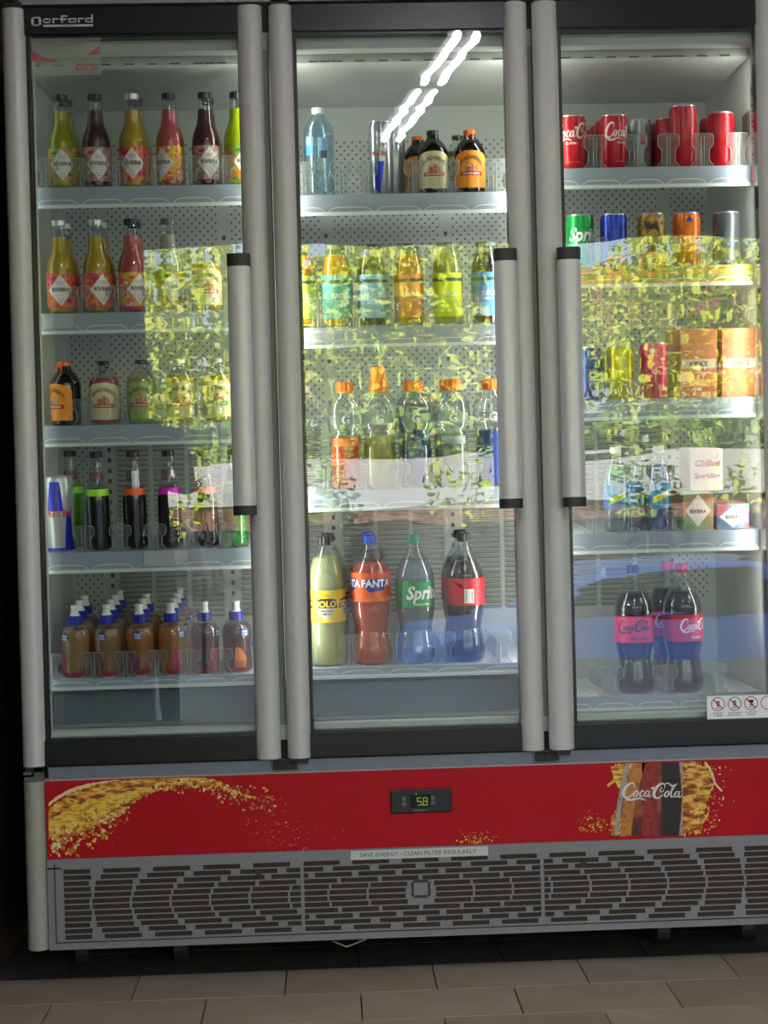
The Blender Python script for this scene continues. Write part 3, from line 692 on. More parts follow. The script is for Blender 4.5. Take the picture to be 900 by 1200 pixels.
# ------------------------------------------------------------------ shelves
TILT = math.radians(5.2)
def ear_outline(w_, h_):
    """bone shaped lane divider plate"""
    a = w_/2; return [(-a,0),(-a,.004),(-a*.62,.013),(-a*.62,h_*.52),(-a,h_*.66),(-a,h_*.93),(-a*.8,h_),(a*.8,h_),(a,h_*.93),(a,h_*.66),(a*.62,h_*.52),(a*.62,.013),(a,.004),(a,0)]
def ear_mesh(w_, h_):
    o = ear_outline(w_, h_); mb = MB().prism(o, 1, .0035, .0050, 0)
    for i in range(len(o)):
        p, q = o[i], o[(i+1) % len(o)]
        if p[1] == 0 and q[1] == 0: continue
        d = Vector((q[0]-p[0], q[1]-p[1])); n = Vector((-d.y, d.x)).normalized()*.0009
        mb.prism([(p[0],p[1]),(q[0],q[1]),(q[0]+n.x,q[1]+n.y),(p[0]+n.x,p[1]+n.y)], 1, .0030, .0055, 1)
    mb.box(-.0012, .0012, .0055, .30, .0, h_*.55, 0)                      # fin running back between the lanes
    for x in (-.004, .004): mb.box(x-.0007, x+.0007, .0028, .0035, .004, h_*.95, 1)
    return mb
EARS = {}
shelves = {}
def shelf(key, xa_, xb_, zs, tilt, ears, depth=.36, rail=.043, ear_h=.062, ear_w=.050, lab=None, front=None):
    mb = MB(); mb.box(0, xb_-xa_, .004, depth, -.010, 0)
    for i in range(int((xb_-xa_)/.018)): mb.box(.006+.018*i, .010+.018*i, .006, depth-.01, 0, .0004)
    o = mb.build('shelf', SHELFM, fr, loc=(xa_, .09, zs)); o.rotation_euler.x = tilt
    if lab: o['label'] = lab
    r_ = MB(); W_ = xb_-xa_
    r_.box(.0, W_, -.003, .002, -rail, .0)
    R_o = r_.build('price_rail', front or RAILM, o)
    lp = MB(); lp.box(0, W_, -.007, .002, -rail-.006, -rail+.002)
    n = max(1, int(W_/.1))
    for i in range(n):        # scalloped lip
        a, b = W_*i/n+.004, W_*(i+1)/n-.004; pv = None
        for k in range(9):
            t = k/8; x = a+(b-a)*t; zt = -rail+.004+.010*min(1, math.sin(PI*t)*2.2)
            if pv: lp.poly([(pv[0], -.0045, pv[1]-.0022), (x, -.0045, zt-.0022), (x, -.0045, zt), (pv[0], -.0045, pv[1])])
            pv = (x, zt)
    lp.build('rail_lip', LIPM, o)
    for ex in ears:
        k = (ear_w, ear_h)
        if k in EARS: e = EARS[k].copy(); C.objects.link(e); e.parent = o
        else: e = ear_mesh(ear_w, ear_h).build('divider', [PLEX, PLEXE], o); EARS[k] = e
        e.location = (ex-xa_, 0, 0)
    shelves[key] = (zs, tilt, o); return o
def lanes(pxs, py): return [at(p, py, .094).x for p in pxs]
LX = (.050, .590); MX = (.628, 1.205); RX = (1.252, 1.770)
shelf('L1', *LX, 1.887, TILT, lanes((56, 96, 138, 180, 222, 263), 200), ear_h=.068, lab='top shelf behind the left door')
shelf('L2', *LX, 1.588, TILT, lanes((94, 137, 180, 222), 350), lab='second shelf behind the left door')
shelf('L3', *LX, 1.320, TILT, lanes((98, 146, 190, 236), 480), lab='third shelf behind the left door')
sL4 = shelf('L4', *LX, 1.018, TILT, lanes((98, 141, 182, 224, 266), 625), lab='fourth shelf behind the left door')
shelf('L5', *LX, .716, TILT, lanes((59, 109, 147, 184, 222, 260), 775), rail=.020, lab='lowest shelf behind the left door')
shelf('M1', *MX, 1.858, TILT, lanes((356, 400, 430, 486, 526, 580), 210), ear_h=.078, lab='top shelf behind the middle door')
shelf('M2', *MX, 1.541, TILT, lanes((374, 416, 459, 503, 548), 365), ear_h=.07, lab='second shelf behind the middle door')
shelf('M3', *MX, 1.149, TILT, lanes((382, 426, 468, 510, 553), 560), lab='third shelf behind the middle door')
shelf('M4', *MX, .724, TILT*.6, lanes((412, 463, 519, 585), 765), ear_h=.078, ear_w=.06, rail=.020, lab='lowest shelf behind the middle door')
shelf('R1', *RX, 1.911, TILT, lanes((697, 745, 783, 823, 864), 180), ear_h=.078, ear_w=.052, lab='top shelf behind the right door')
wave = blotch('rail_wave_print', ['d89038', 'e8a848', '48905c', 'd8a038', '68a8a0'], 3.2, (1, 1, 26))
sR2 = shelf('R2', *RX, 1.672, TILT, lanes((700, 740, 784, 826), 295), ear_h=.07, lab='second shelf behind the right door', front=wave)
shelf('R3', *RX, 1.352, TILT, lanes((708, 742), 455), ear_h=.05, lab='third shelf behind the right door')
shelf('R4', *RX, 1.030, TILT, lanes((696, 738, 790), 610), ear_h=.05, lab='fourth shelf behind the right door')
shelf('R5', *RX, .636, 0.0, lanes((716, 780, 838), 800), ear_h=.07, ear_w=.06, rail=.030, lab='floor rack behind the right door')
# price tickets on rails
MB().box(at(168,655,.083).x-.05, at(217,655,.083).x-.05, -.0052, -.0032, -.036, -.002).build('ticket', mat('ticket_blank', 'b4b8b4', .6), sL4)
MB().box(.012, .085, -.0052, -.0032, -.036, -.002).build('ticket', mat('ticket_blank2', 'a8b0b0', .6), shelves['L2'][2])
# header humps and badges on the printed rail of the right door
hm = MB()
for cxp, rr, m in ((at(722,306,.08).x, .026, 0), (at(763,303,.08).x, .031, 0)):
    hm.tube([(cxp-RX[0], -.0060, .004), (cxp-RX[0], -.0035, .004)], rr, 24, 0)
    hm.tube([(cxp-RX[0], -.0068, .005), (cxp-RX[0], -.0060, .005)], rr*.62, 20, 1)
    put_flat(hm, text_geo('hi', .020, .3, .05), cxp-RX[0], .005, -.0074, 2)
for i in range(9): hm.tube([(.09+.045*i+.008*(i%3), -.0050, -.012-.006*(i%2)), (.09+.045*i+.008*(i%3), -.0034, -.012-.006*(i%2))], .0045, 10, 3)
hm.build('rail_print', [mat('rail_orange', 'e0983c', .5), mat('rail_badge', '385038', .5), mat('rail_gold', 'e0c040', .5), mat('rail_pale', 'd8e0c8', .5)], sR2)

# ------------------------------------------------------------------ drinks
def liquid(name, c, tr=.35, rough=.3): return mat('drink_'+name, c, rough, 0, .03, 30, trans=tr)
def fill_prof(prof, level, k=.94, base=.004):
    out = [(0, base), (prof[0][0]*k, base)]
    for i in range(1, len(prof)):
        r0, z0 = prof[i-1]; r1, z1 = prof[i]
        if z1 <= level:
            if z1 > base: out.append((max(r1*k, .001), z1))
        else:
            t = (level-z0)/(z1-z0) if z1 > z0 else 0; r = (r0+(r1-r0)*t)*k; out += [(r, level), (0, level)]; break
    return out
def smooth_prof(p, n=4):
    return [q for q in cat_mull(p, n)]
def bottle(name, prof, glass, liq, level, capm, capr, capz0, caph, gear=.05, capdome=False):
    """clear shell, drink inside, cap"""
    root = empty(name)
    prof = [(max(r, 0), z) for r, z in prof]
    shell = MB().lathe(prof, 28).build('bottle_wall', glass, root, smooth=True)
    if liq: MB().lathe(fill_prof(prof, level), 24).build('drink', liq, root, smooth=True)
    cp = MB().lathe([(0, capz0), (capr*.96, capz0), (capr, capz0+.0015), (capr, capz0+caph-.002), (capr*.9, capz0+caph), (0, capz0+caph)], 28, gear=gear).build('cap', capm, root, smooth=False)
    return root
TP = smooth_prof([(.0315,0),(.034,.004),(.034,.05),(.034,.100),(.0332,.113),(.0285,.130),(.0218,.146),(.0192,.163),(.0178,.183),(.0160,.200),(.0148,.210)])
def riviera(liq, capm, pat, dark=False):
    r = bottle('tall_soda_bottle', TP, BOT, liq, .182, capm, .0168, .207, .0145)
    lb = MB(); patch(lb, .0345, .014, .094, -1.75, 1.75, 0, 22); lab = lb.build('label', pat, r, smooth=True, fix=False)
    d = MB(); shape_wrap(d, .0348, .054, [(0,-.037),(.0315,0),(0,.037),(-.0315,0)], 0, 0, 14)
    put_wrap(d, text_geo('RIVIERA', .0092, 0, .035, .95), .0352, .056, 0, 1)
    put_wrap(d, text_geo('SPARKLING', .0030, 0, .0), .0352, .074, 0, 2); put_wrap(d, text_geo('DRINKS', .0030, 0, .0), .0352, .0695, 0, 2)
    for k, wv in enumerate((.022, .016, .012, .008)): put_wrap(d, ([(-wv/2,-.0006),(wv/2,-.0006),(wv/2,.0006),(-wv/2,.0006)], [(0,1,2,3)]), .0352, .045-.006*k, 0, 2)
    d.build('label_diamond', [mat('label_white', 'e6e2da', .5), BLKP, mat('label_grey_ink', '7a7468', .5)], lab, smooth=False, fix=False)
    return r
SILV = mat('cap_silver', 'c8c8c8', .35, .6); CAPB = mat('cap_black', '1c1c20', .4); CAPO = mat('cap_orange', 'f06c18', .45); CAPG = mat('cap_grey', '5a5f62', .4)
L_YG = liquid('yellow_green', 'b8b414'); L_YEL = liquid('yellow', 'd6b414'); L_PUR = liquid('purple', '4c1424', .2); L_PINK = liquid('pink', 'e0606c'); L_LIME = liquid('lime', 'd2e60c'); L_CLR = liquid('pale', 'c8ccb8', .5)
P_G = blotch('pat_green', ['38682c', '8cb43c', 'd86828', '5c9038'], 55); P_M = blotch('pat_mauve', ['8c3450', 'd898b0', '7a8838', 'c85088'], 55)
P_O = blotch('pat_orange_purple', ['8c2c70', 'e0483c', 'ee8c30', 'a83888'], 55); P_R = blotch('pat_red_yellow', ['c83434', 'e8c830', 'd84838', 'f0e0d0'], 55)
# cans
def can(name, R_, H_, bodym, extra=None, neck=.9):
    root = empty(name)
    MB().lathe([(0,.004),(R_*.74,.004),(R_*.80,0),(R_*.84,.0015),(R_,.010),(R_,H_-.014),(R_*neck,H_-.004),(R_*neck,H_-.002)], 32).build('can_body', bodym, root, smooth=True)
    MB().lathe([(R_*(neck-.02),H_-.004),(R_*(neck+.01),H_-.0035),(R_*(neck+.02),H_-.001),(R_*neck,H_),(R_*(neck-.05),H_-.003),(0,H_-.0035)], 32).build('can_rim', mat('can_aluminium', 'c4c4c4', .3, .8), root, smooth=True)
    tb = MB().box(-.006, .006, -.012, .010, H_-.0033, H_-.0022).build('ring_pull', mat('can_aluminium', '', .3), root)
    if extra:
        m = MB(); mats = extra(m, R_, H_); m.build('can_print', mats, root, fix=False)
    return root
def cola_print(m, R_, H_):
    vs, fs = script_geo(.118, 1.3); put_wrap(m, (vs, fs), R_+.0004, H_*.68, 0, 0)
    put_wrap(m, text_geo('CLASSIC', .0055, 0, .03), R_+.0004, H_*.47, -.35, 0)
    put_wrap(m, text_geo('CARBONATED SOFT DRINK', .0022), R_+.0004, H_*.12, -.3, 1)
    return [mat('script_cream', 'e8e0dc', .4), mat('small_red_ink', 'e8a0a0', .5)]
def rb_print(m, R_, H_):
    patch(m, R_+.0004, .004, .010, -2.6, 2.6, 0, 24)
    for a in (-2.2, .28): pass
    b = len(m.v)
    shape_wrap(m, R_+.0004, H_*.745, [(-.019,-H_*.2),(.021,-H_*.2),(.014,H_*.19),(-.012,H_*.19)], .05, 0, 10)
    shape_wrap(m, R_+.0004, H_*.28, [(.004,-H_*.25),(.034,-H_*.25),(.024,H_*.25),(.010,H_*.25)], .55, 0, 8)
    put_wrap(m, text_geo('Red Bull', .017, 0, .03, .8), R_+.0008, H_*.52, .45, 1)
    return [mat('can_blue', '2030c0', .3, .4), mat('can_red_ink', 'c83040', .4)]
def slim_print(m, R_, H_):
    shape_wrap(m, R_+.0004, H_*.22, [(-.012,-H_*.2),(0,-H_*.2),(.012,H_*.22),(-.012,H_*.22)], -.15, 0, 8)
    for k in range(6): put_wrap(m, ([(-.010,-.0008),(.010,-.0008),(.010,.0008),(-.010,.0008)], [(0,1,2,3)]), R_+.0004, H_*.30+.006*k, .75, 1)
    put_wrap(m, text_geo('Red Bull', .010, 0, .03, .8), R_+.0008, H_*.55, -.1, 2)
    return [mat('can_blue', '2030c0'), mat('can_blue_ink', '5870b0', .4), mat('can_red_ink', 'c83040', .4)]
def stubby(glassm, liqm, labm, title, capm, ring=False, sub='b03430'):
    pr_ = smooth_prof([(.034,0),(.037,.005),(.037,.05),(.037,.094),(.034,.108),(.024,.124),(.0155,.133),(.0140,.146)])
    r = bottle('stubby_bottle', pr_, glassm, liqm, .112, capm, .0150, .142, .010, .03)
    lb = MB(); patch(lb, .0375, .012, .082, -1.25, 1.25, 0, 22, top=lambda t: .018*(1-(2*t-1)**2)**.6); lab = lb.build('label', labm, r, smooth=True, fix=False)
    d = MB(); put_wrap(d, arch_text(title, .0095, .0378, .014), .0382, .070, 0, 0)
    shape_wrap(d, .0380, .048, [(-.019,-.001),(.019,-.001),(.012,.016),(0,.021),(-.012,.016)], 0, 2, 12)
    shape_wrap(d, .0382, .045, [(-.028,-.005),(.028,-.005),(.028,.005),(-.028,.005)], 0, 1, 12)
    put_wrap(d, text_geo('BREWED DRINK', .0040, 0, .02), .0386, .045, 0, 3)
    for k in range(3): put_wrap(d, ([(-.012,-.0006),(.012,-.0006),(.012,.0006),(-.012,.0006)], [(0,1,2,3)]), .0382, .034-.005*k, 0, 0)
    d.build('label_print', [mat('label_brown_ink', '4c3c28', .5), mat('banner_red_'+sub, sub, .5), blotch('crest_print', ['b88058', 'a85038', 'e0b880'], 150), WHT], lab, fix=False)
    if ring:
        rg = MB(); pts = [(.0 + .0085*math.cos(a), -.0185, .134+.0085*math.sin(a)) for a in [2*PI*i/12 for i in range(13)]]
        rg.tube(pts, .0018, 6); rg.box(-.006, .006, -.0175, -.012, .140, .152); rg.build('ring_pull', capm, r)
    return r
LAB_CR = mat('label_cream', 'd4cc9c', .5); LAB_OR = mat('label_orange', 'f0921c', .5)
def big_bottle(H_, R_, liqm, capm, labm, zl, zh, deco, waist=True, level=None, glass=None):
    k = H_/.31
    if waist: pf = [(R_*.72,0),(R_*.92,.006*k),(R_,.03*k),(R_*.86,.075*k),(R_*.84,.085*k),(R_*.99,.125*k),(R_,.14*k),(R_,.195*k),(R_*.97,.215*k),(R_*.70,.245*k),(R_*.36,.275*k),(.0125,.290*k),(.0125,.300*k)]
    else: pf = [(R_*.80,0),(R_*.97,.006*k),(R_,.02*k),(R_*.985,.08*k),(R_,.12*k),(R_,.17*k),(R_*.96,.20*k),(R_*.80,.235*k),(R_*.50,.27*k),(.0135,.288*k),(.0125,.300*k)]
    r = bottle('soft_drink_bottle', smooth_prof(pf), glass or PET, liqm, level or H_*.84, capm, .0155, H_-.020, .020, .07)
    lb = MB(); patch(lb, R_+.0006, zl, zh, -PI, PI, 0, 40); lab = lb.build('label', labm, r, smooth=True, fix=False)
    d = MB(); ms = deco(d, R_+.0011, (zl+zh)/2, zh-zl); d.build('label_print', ms, lab, fix=False)
    return r
def solo_d(d, R_, zc, h):
    for a in (-1.25, 0, 1.25):
        d_o = [(.022*math.cos(t), .024*math.sin(t)) for t in [2*PI*i/20 for i in range(20)]]
        shape_wrap(d, R_, zc-.006, d_o, a, 1, 14)
        shape_wrap(d, R_+.0004, zc+.006, [(-.029,-.010),(.029,-.010),(.026,.010),(.014,.013),(-.014,.013),(-.026,.010)], a, 0, 14)
        put_wrap(d, text_geo('SOLO', .0145, 0, .05, .98), R_+.0009, zc+.006, a, 2)
        put_wrap(d, text_geo('ORIGINAL', .0052, 0, .02), R_+.0007, zc-.0105, a, 0); put_wrap(d, text_geo('LEMON', .0052, 0, .02), R_+.0007, zc-.018, a, 0)
        for k in range(7):
            t = PI*(k/6); put_wrap(d, ([(math.cos(t)*.006-.001,math.sin(t)*.006),(math.cos(t)*.006+.001,math.sin(t)*.006),(math.cos(t)*.011+.0005,math.sin(t)*.011),(math.cos(t)*.011-.0005,math.sin(t)*.011)], [(0,1,2,3)]), R_+.0006, zc+.020, a, 0)
    return [mat('ink_black_brown', '2c2010', .5), mat('label_silver', 'c8c8bc', .4), mat('label_yellow_ink', 'f0d838', .5)]
def fanta_d(d, R_, zc, h):
    for a in (-1.35, .25):
        shape_wrap(d, R_, zc+.006, [(-.031,-.004),(-.018,-.018),(.006,-.015),(.02,-.012),(.031,.0),(.028,.016),(-.028,.014)], a, 0, 16)
        put_wrap(d, text_geo('FANTA', .017, 0, .06, .98), R_+.0006, zc+.010, a, 1)
    return [mat('ink_blue', '2838a0', .4), WHT]
def sprite_d(d, R_, zc, h):
    put_wrap(d, text_geo('Sprite', .030, .25, .05, .9), R_, zc+.004, .45, 0)
    put_wrap(d, text_geo('LEMON-LIME', .005, 0, .02), R_, zc-.024, .3, 0)
    return [WHT]
def cola_d(d, R_, zc, h):
    put_wrap(d, script_geo(.100, 1.2), R_, zc+.006, .42, 0)
    put_wrap(d, text_geo('CLASSIC', .0055, 0, .04), R_, zc-.023, .3, 0)
    return [mat('script_cream', 'e8e0dc', .4)]
def zero_d(d, R_, zc, h):
    put_wrap(d, script_geo(.094, 1.2), R_, zc+.006, -.15, 0); put_wrap(d, text_geo('ZERO SUGAR', .0055, 0, .04), R_, zc-.023, .1, 0)
    return [BLKP]
def barcode_d(d, R_, zc, h):
    shape_wrap(d, R_, zc-.010, [(-.012,-.017),(.012,-.017),(.012,.017),(-.012,.017)], .15, 0, 6)
    for k in range(8): put_wrap(d, ([(-.009,-.0009),(.009,-.0009),(.009,.0009),(-.009,.0009)], [(0,1,2,3)]), R_+.0004, zc-.022+.0034*k, .15, 1)
    return [WHT, BLKP]
# sports drink with waisted body
SPP = smooth_prof([(.034,0),(.0392,.005),(.0398,.03),(.0388,.09),(.0362,.124),(.0368,.134),(.0420,.146),(.0442,.168),(.0438,.190),(.0385,.211),(.0275,.226),(.0220,.233)])
def sports(liqm, level, labm=None, tall=False, txt=None):
    r = bottle('sports_drink_bottle', SPP, PET, liqm, level, CAPO, .0225, .232, .026, .05)
    if tall:
        MB().lathe([(.021,.257),(.019,.272),(.0165,.280),(.0165,.294),(0,.296)], 20).build('sipper_cap', CAPO, r, smooth=True)
    lb = MB(); patch(lb, .0446, .158, .180, -.95, .95, 0, 16)
    lab = lb.build('label', labm or clear('film_label', 'e4e8ea', .03, .3, haze=.35, hazecol='c8ccd0'), r, smooth=True, fix=False)
    d = MB(); put_wrap(d, text_geo('G', .020, 0, .06), .0450, .169, .0, 0); d.build('label_print', WHT, lab, fix=False)
    if txt:
        l2 = MB(); patch(l2, .0415, .105, .124, -.8, .8, 0, 14)
        l2.build('flavour_label', txt, r, smooth=True, fix=False)
    return r
JUP = smooth_prof([(.031,0),(.0355,.005),(.0355,.06),(.0355,.126),(.0345,.142),(.0305,.160),(.0255,.177),(.0225,.188)])
def juice(liqm, labm, capm=CAPG, level=.172, ink=None):
    r = bottle('juice_bottle', JUP, BOT, liqm, level, capm, .0250, .187, .010, .03)
    lb = MB(); patch(lb, .0359, .020, .124, -1.6, 1.6, 0, 22); lab = lb.build('label', labm, r, smooth=True, fix=False)
    d = MB(); patch(d, .0362, .104, .112, -1.5, 1.5, 0, 20); put_wrap(d, text_geo('JUICE', .010, 0, .03), .0363, .075, .1, 1); put_wrap(d, text_geo('cold pressed', .0045), .0363, .062, .1, 1)
    d.build('label_print', [mat('juice_band', '3c4440', .5), mat('juice_ink', 'f0f0e8', .5)], lab, fix=False)
    return r
KP_ = smooth_prof([(.029,0),(.0355,.006),(.036,.02),(.0340,.050),(.034,.076),(.0358,.088),(.0350,.102),(.027,.117),(.0165,.125),(.0145,.130)])
BLUEC = mat('cap_blue', '1c2c98', .4); NOZ = mat('nozzle_white', 'dfe0d8', .5)
def kids_bottle(liqm, body):
    r = bottle('sipper_bottle', KP_, PET, liqm, .114, BLUEC, .0175, .125, .021, .05)
    MB().lathe([(.0125,.146),(.0110,.149),(.0090,.152),(.0090,.163),(.0102,.165),(.0095,.170),(0,.171)], 16).build('nozzle', NOZ, r, smooth=True)
    bs = MB().lathe([(.0296,.0),(.0358,.007),(.0364,.014)], 24).build('base_print', mat('base_red', 'a81c28', .4), r, smooth=True)
    lb = MB(); shape_wrap(lb, .0362, .099, [(.0115*math.cos(t), .0115*math.sin(t)) for t in [2*PI*i/16 for i in range(16)]], -.15, 0, 8)
    put_wrap(lb, text_geo('POP', .0055, 0, .04), .0366, .100, -.15, 1); put_wrap(lb, text_geo('TOPS', .0045, 0, .04), .0366, .093, -.15, 1)
    lb.build('round_sticker', [mat('sticker_blue', '2c4c98', .4), WHT], r, fix=False)
    l2 = MB(); shape_wrap(l2, .0352, .048, [(-.018,-.030),(-.006,-.036),(.010,-.034),(.014,-.012),(.0,.012),(-.014,.018)], -.45, 0, 10); l2.build('body_print', body, r, fix=False)
    return r
def dark_mixer(liqm, ringm, glassm=None):
    pf = smooth_prof([(.026,0),(.0305,.005),(.0305,.06),(.0305,.115),(.028,.135),(.0225,.155),(.0175,.18),(.0150,.205),(.0138,.225)])
    r = bottle('dark_soda_bottle', pf, glassm or BOT, liqm, .148, CAPB, .0155, .222, .014, .05)
    lb = MB(); n = len(lb.v)
    lb.lathe([(.0288,.132),(.0252,.148)], 24); lb.f = lb.f[:24]; lb.mi = lb.mi[:24]
    lb.build('neck_band', ringm, r, smooth=True, fix=False)
    nk = MB(); patch(nk, .0180, .166, .188, -1.2, 1.2, 0, 12); put_wrap(nk, text_geo('SODA', .006, 0, .04), .0200, .176, 0, 1)
    nk.build('neck_label', [mat('neck_paper', '6a5c60', .5), mat('neck_ink', 'c86878', .5)], r, fix=False)
    return r
DARKD = mat('drink_dark', '100c0c', .2); DKGR = mat('drink_dark_green', '0e1a10', .2)
COLA = mat('drink_cola', '180c0a', .2)
def water_b(liqm):
    pf = smooth_prof([(.031,0),(.0365,.006),(.0355,.018),(.037,.03),(.0355,.045),(.037,.06),(.0365,.085),(.037,.13),(.036,.150),(.030,.172),(.016,.190),(.0135,.198)])
    r = bottle('water_bottle', pf, WATERG, None, .165, mat('cap_white', 'e4e8ea', .4), .0150, .196, .014, .06)
    lb = MB(); patch(lb, .0375, .095, .140, -.95, -.35, 0, 8); patch(lb, .0375, .088, .135, -.05, .60, 1, 8); 
    shape_wrap(lb, .0379, .128, [(-.004,-.008),(.005,-.008),(.007,.004),(0,.010),(-.006,.004)], -.72, 2, 6)
    for k in range(7): put_wrap(lb, ([(-.0008,-.009),(.0008,-.009),(.0008,.009),(-.0008,.009)], [(0,1,2,3)]), .0380, .096, .05+.075*k, 3)
    lb.build('label', [mat('water_label_blue', '3078c0', .4), mat('water_label_light', '88b8d8', .4), mat('water_label_lime', 'c0d848', .4), BLKP], r, fix=False)
    return r

def place(root, key, px, py, label, cat, group, Y=None, R_=.035, rot=0, behind=0, step=None, bdesc=None, src=None, top=False):
    """stand a drink on its shelf behind photo column px; 'behind' more copies follow in the same lane"""
    zs, tilt, so_ = shelves[key]
    Y = Y if Y is not None else .097+R_
    for k in range(behind+1):
        o = root if (k == 0 and src is None) else copy_tree(root)
        y = Y + k*(step or (2*R_+.004)); X = at(px, py, Y).x; d = (y-.09)
        o.location = (X, .09 + d*math.cos(tilt), zs + .0008 + d*math.sin(tilt) - 0)
        o.rotation_euler = (tilt, 0, 0)
        if rot:
            o.rotation_mode = 'XYZ'; o.rotation_euler = (Matrix.Rotation(tilt, 3, 'X') @ Matrix.Rotation(rot, 3, 'Z')).to_euler()
        if k == 0: tag(o, label, cat, group)
        else:
            tag(o, '%s, %s behind the front one' % (bdesc or label, ('first', 'second', 'third', 'fourth')[k-1]), cat, group)
    return root
B = 'bottle'; G1 = 'tall glass soda bottles on the left top shelf'
# left door, top shelf
yg = riviera(L_YG, CAPB, P_G)
place(yg, 'L1', 75, 217, 'yellow-green tall glass soda bottle leftmost on the left top shelf', B, G1, R_=.0352, rot=.1, behind=1, bdesc='yellow-green soda bottle, leftmost on top shelf')
place(riviera(L_PUR, CAPB, P_M), 'L1', 115, 217, 'dark plum soda bottle with mauve label beside the yellow-green one, top shelf', B, G1, R_=.0352, rot=.25)
yl = riviera(L_YEL, SILV, P_O)
place(yl, 'L1', 158, 216, 'yellow soda bottle with silver cap on the left top shelf', B, G1, R_=.0352, rot=0)
place(riviera(L_YEL, CAPB, P_O), 'L1', 163, 214, 'black-capped soda bottle hidden behind the silver-capped yellow one, top shelf', B, G1, Y=.21, R_=.0352)
place(riviera(L_PINK, CAPB, P_R), 'L1', 201, 215, 'pink soda bottle with red and yellow label turned aside, left top shelf', B, G1, R_=.0352, rot=-.55)
pl = riviera(L_PUR, CAPB, P_M)
place(pl, 'L1', 243, 214, 'dark plum soda bottle with black cap second from right, left top shelf', B, G1, R_=.0352, rot=.3, behind=1, bdesc='plum soda bottle, fifth lane of left top shelf')
place(riviera(L_LIME, CAPB, P_G), 'L1', 280, 213, 'bright lime soda bottle half hidden by the door upright, left top shelf', B, G1, R_=.0352, rot=.6)
# second shelf
G2 = 'soda bottles on the left second shelf'
y2 = riviera(L_YEL, SILV, P_O)
place(y2, 'L2', 73, 364, 'yellow soda bottle with silver cap leftmost on the second shelf', B, G2, R_=.0352, rot=.12, behind=1, bdesc='yellow soda bottle, leftmost lane of left second shelf')
y3 = riviera(L_YEL, SILV, P_O)
place(y3, 'L2', 116, 364, 'yellow silver-capped soda bottle second from left on second shelf, label turned right', B, G2, R_=.0352, rot=.5, behind=1, bdesc='yellow soda bottle, second lane of left second shelf')
p3 = riviera(L_PINK, CAPB, P_R)
place(p3, 'L2', 157, 363, 'pink soda bottle with black cap on the left second shelf', B, G2, R_=.0352, rot=.6, behind=1, bdesc='pink soda bottle on left second shelf')
place(riviera(L_CLR, CAPG, P_G), 'L2', 200, 362, 'pale soda bottle with dull green cap on the left second shelf', B, G2, R_=.0352, rot=.3)
place(stubby(BOT, liquid('peach', 'e0a040'), LAB_CR, 'BUNDABERG', SILV), 'L2', 243, 361, 'peach orange stubby bottle with cream label at right of left second shelf', B, G2, R_=.038, rot=.15)
# third shelf
G3 = 'stubby glass bottles on the left third shelf'
place(stubby(BROWNG, None, LAB_OR, 'BUNDABERG', CAPO, True), 'L3', 79, 498, 'brown stubby bottle with orange ring cap, leftmost on the left third shelf', B, G3, R_=.038, rot=-.7)
pk3 = stubby(BOT, liquid('pink_grapefruit', 'c85058'), LAB_CR, 'BUNDABERG', CAPB, True)
place(pk3, 'L3', 124, 498, 'pink-red stubby bottle with cream arched label on the left third shelf', B, G3, R_=.038, rot=.05)
place(stubby(BOT, liquid('lime_stubby', 'a8b850'), mat('label_green', '9cb45c', .5), 'BUNDABERG', CAPB), 'L3', 168, 497, 'green-labelled stubby bottle in the middle of the left third shelf', B, G3, R_=.038)
place(stubby(BOT, liquid('peach2', 'e0a848'), LAB_CR, 'BUNDABERG', SILV, False, 'd07828'), 'L3', 213, 496, 'peach stubby bottle with cream label on the left third shelf', B, G3, R_=.038, rot=.05)
place(stubby(BOT, liquid('tropical', 'd8bc48'), LAB_CR, 'BUNDABERG', SILV, False, '3c8c48'), 'L3', 256, 495, 'golden stubby bottle with green banner label, rightmost on left third shelf', B, G3, R_=.038, rot=.05)
# fourth shelf
G4 = 'dark bottles on the left fourth shelf'
place(can('tall_drink_can', .0345, .180, mat('can_silver_white', 'c4c6c4', .3, .5), rb_print), 'L4', 71, 647, 'tall blue and silver energy drink can on the left fourth shelf', 'can', None, R_=.0348, rot=-.15)
place(dark_mixer(liquid('green_fizz', '68b81c'), mat('band_green2', '88e030', .5)), 'L4', 87, 643, 'green soda bottle behind the tall blue and silver can', B, G4, Y=.215, R_=.031)
place(dark_mixer(DKGR, mat('band_lime', 'a0f020', .5)), 'L4', 117, 645, 'dark soda bottle with lime green neck band on left fourth shelf', B, G4, R_=.031)
dm = dark_mixer(DARKD, mat('band_orange', 'f06020', .5))
bt = MB(); shape_wrap(bt, .0225, .168, [(-.0085,-.022),(.0085,-.020),(.0085,.022),(-.0085,.022)], .3, 0, 5)
for k in range(8): put_wrap(bt, ([(-.006,-.0010),(.006,-.0010),(.006,.0010),(-.006,.0010)], [(0,1,2,3)]), .0229, .150+.0044*k, .3, 1)
bt.build('barcode_tag', [WHT, BLKP], dm, fix=False)
place(dm, 'L4', 160, 644, 'dark soda bottle with barcode tag on its neck, left fourth shelf', B, G4, R_=.031)
place(dark_mixer(DARKD, mat('band_magenta', 'e020c8', .5)), 'L4', 201, 643, 'dark soda bottle with magenta neck band on left fourth shelf', B, G4, R_=.031)
place(dark_mixer(DARKD, mat('band_orange', '')), 'L4', 243, 642, 'dark soda bottle with orange neck band next to the bright green bottle', B, G4, R_=.031)
place(dark_mixer(liquid('bright_green', '1ca82c', .5), mat('band_green3', '30c040', .5)), 'L4', 277, 641, 'bright green glass bottle rightmost on the left fourth shelf', B, G4, R_=.031)
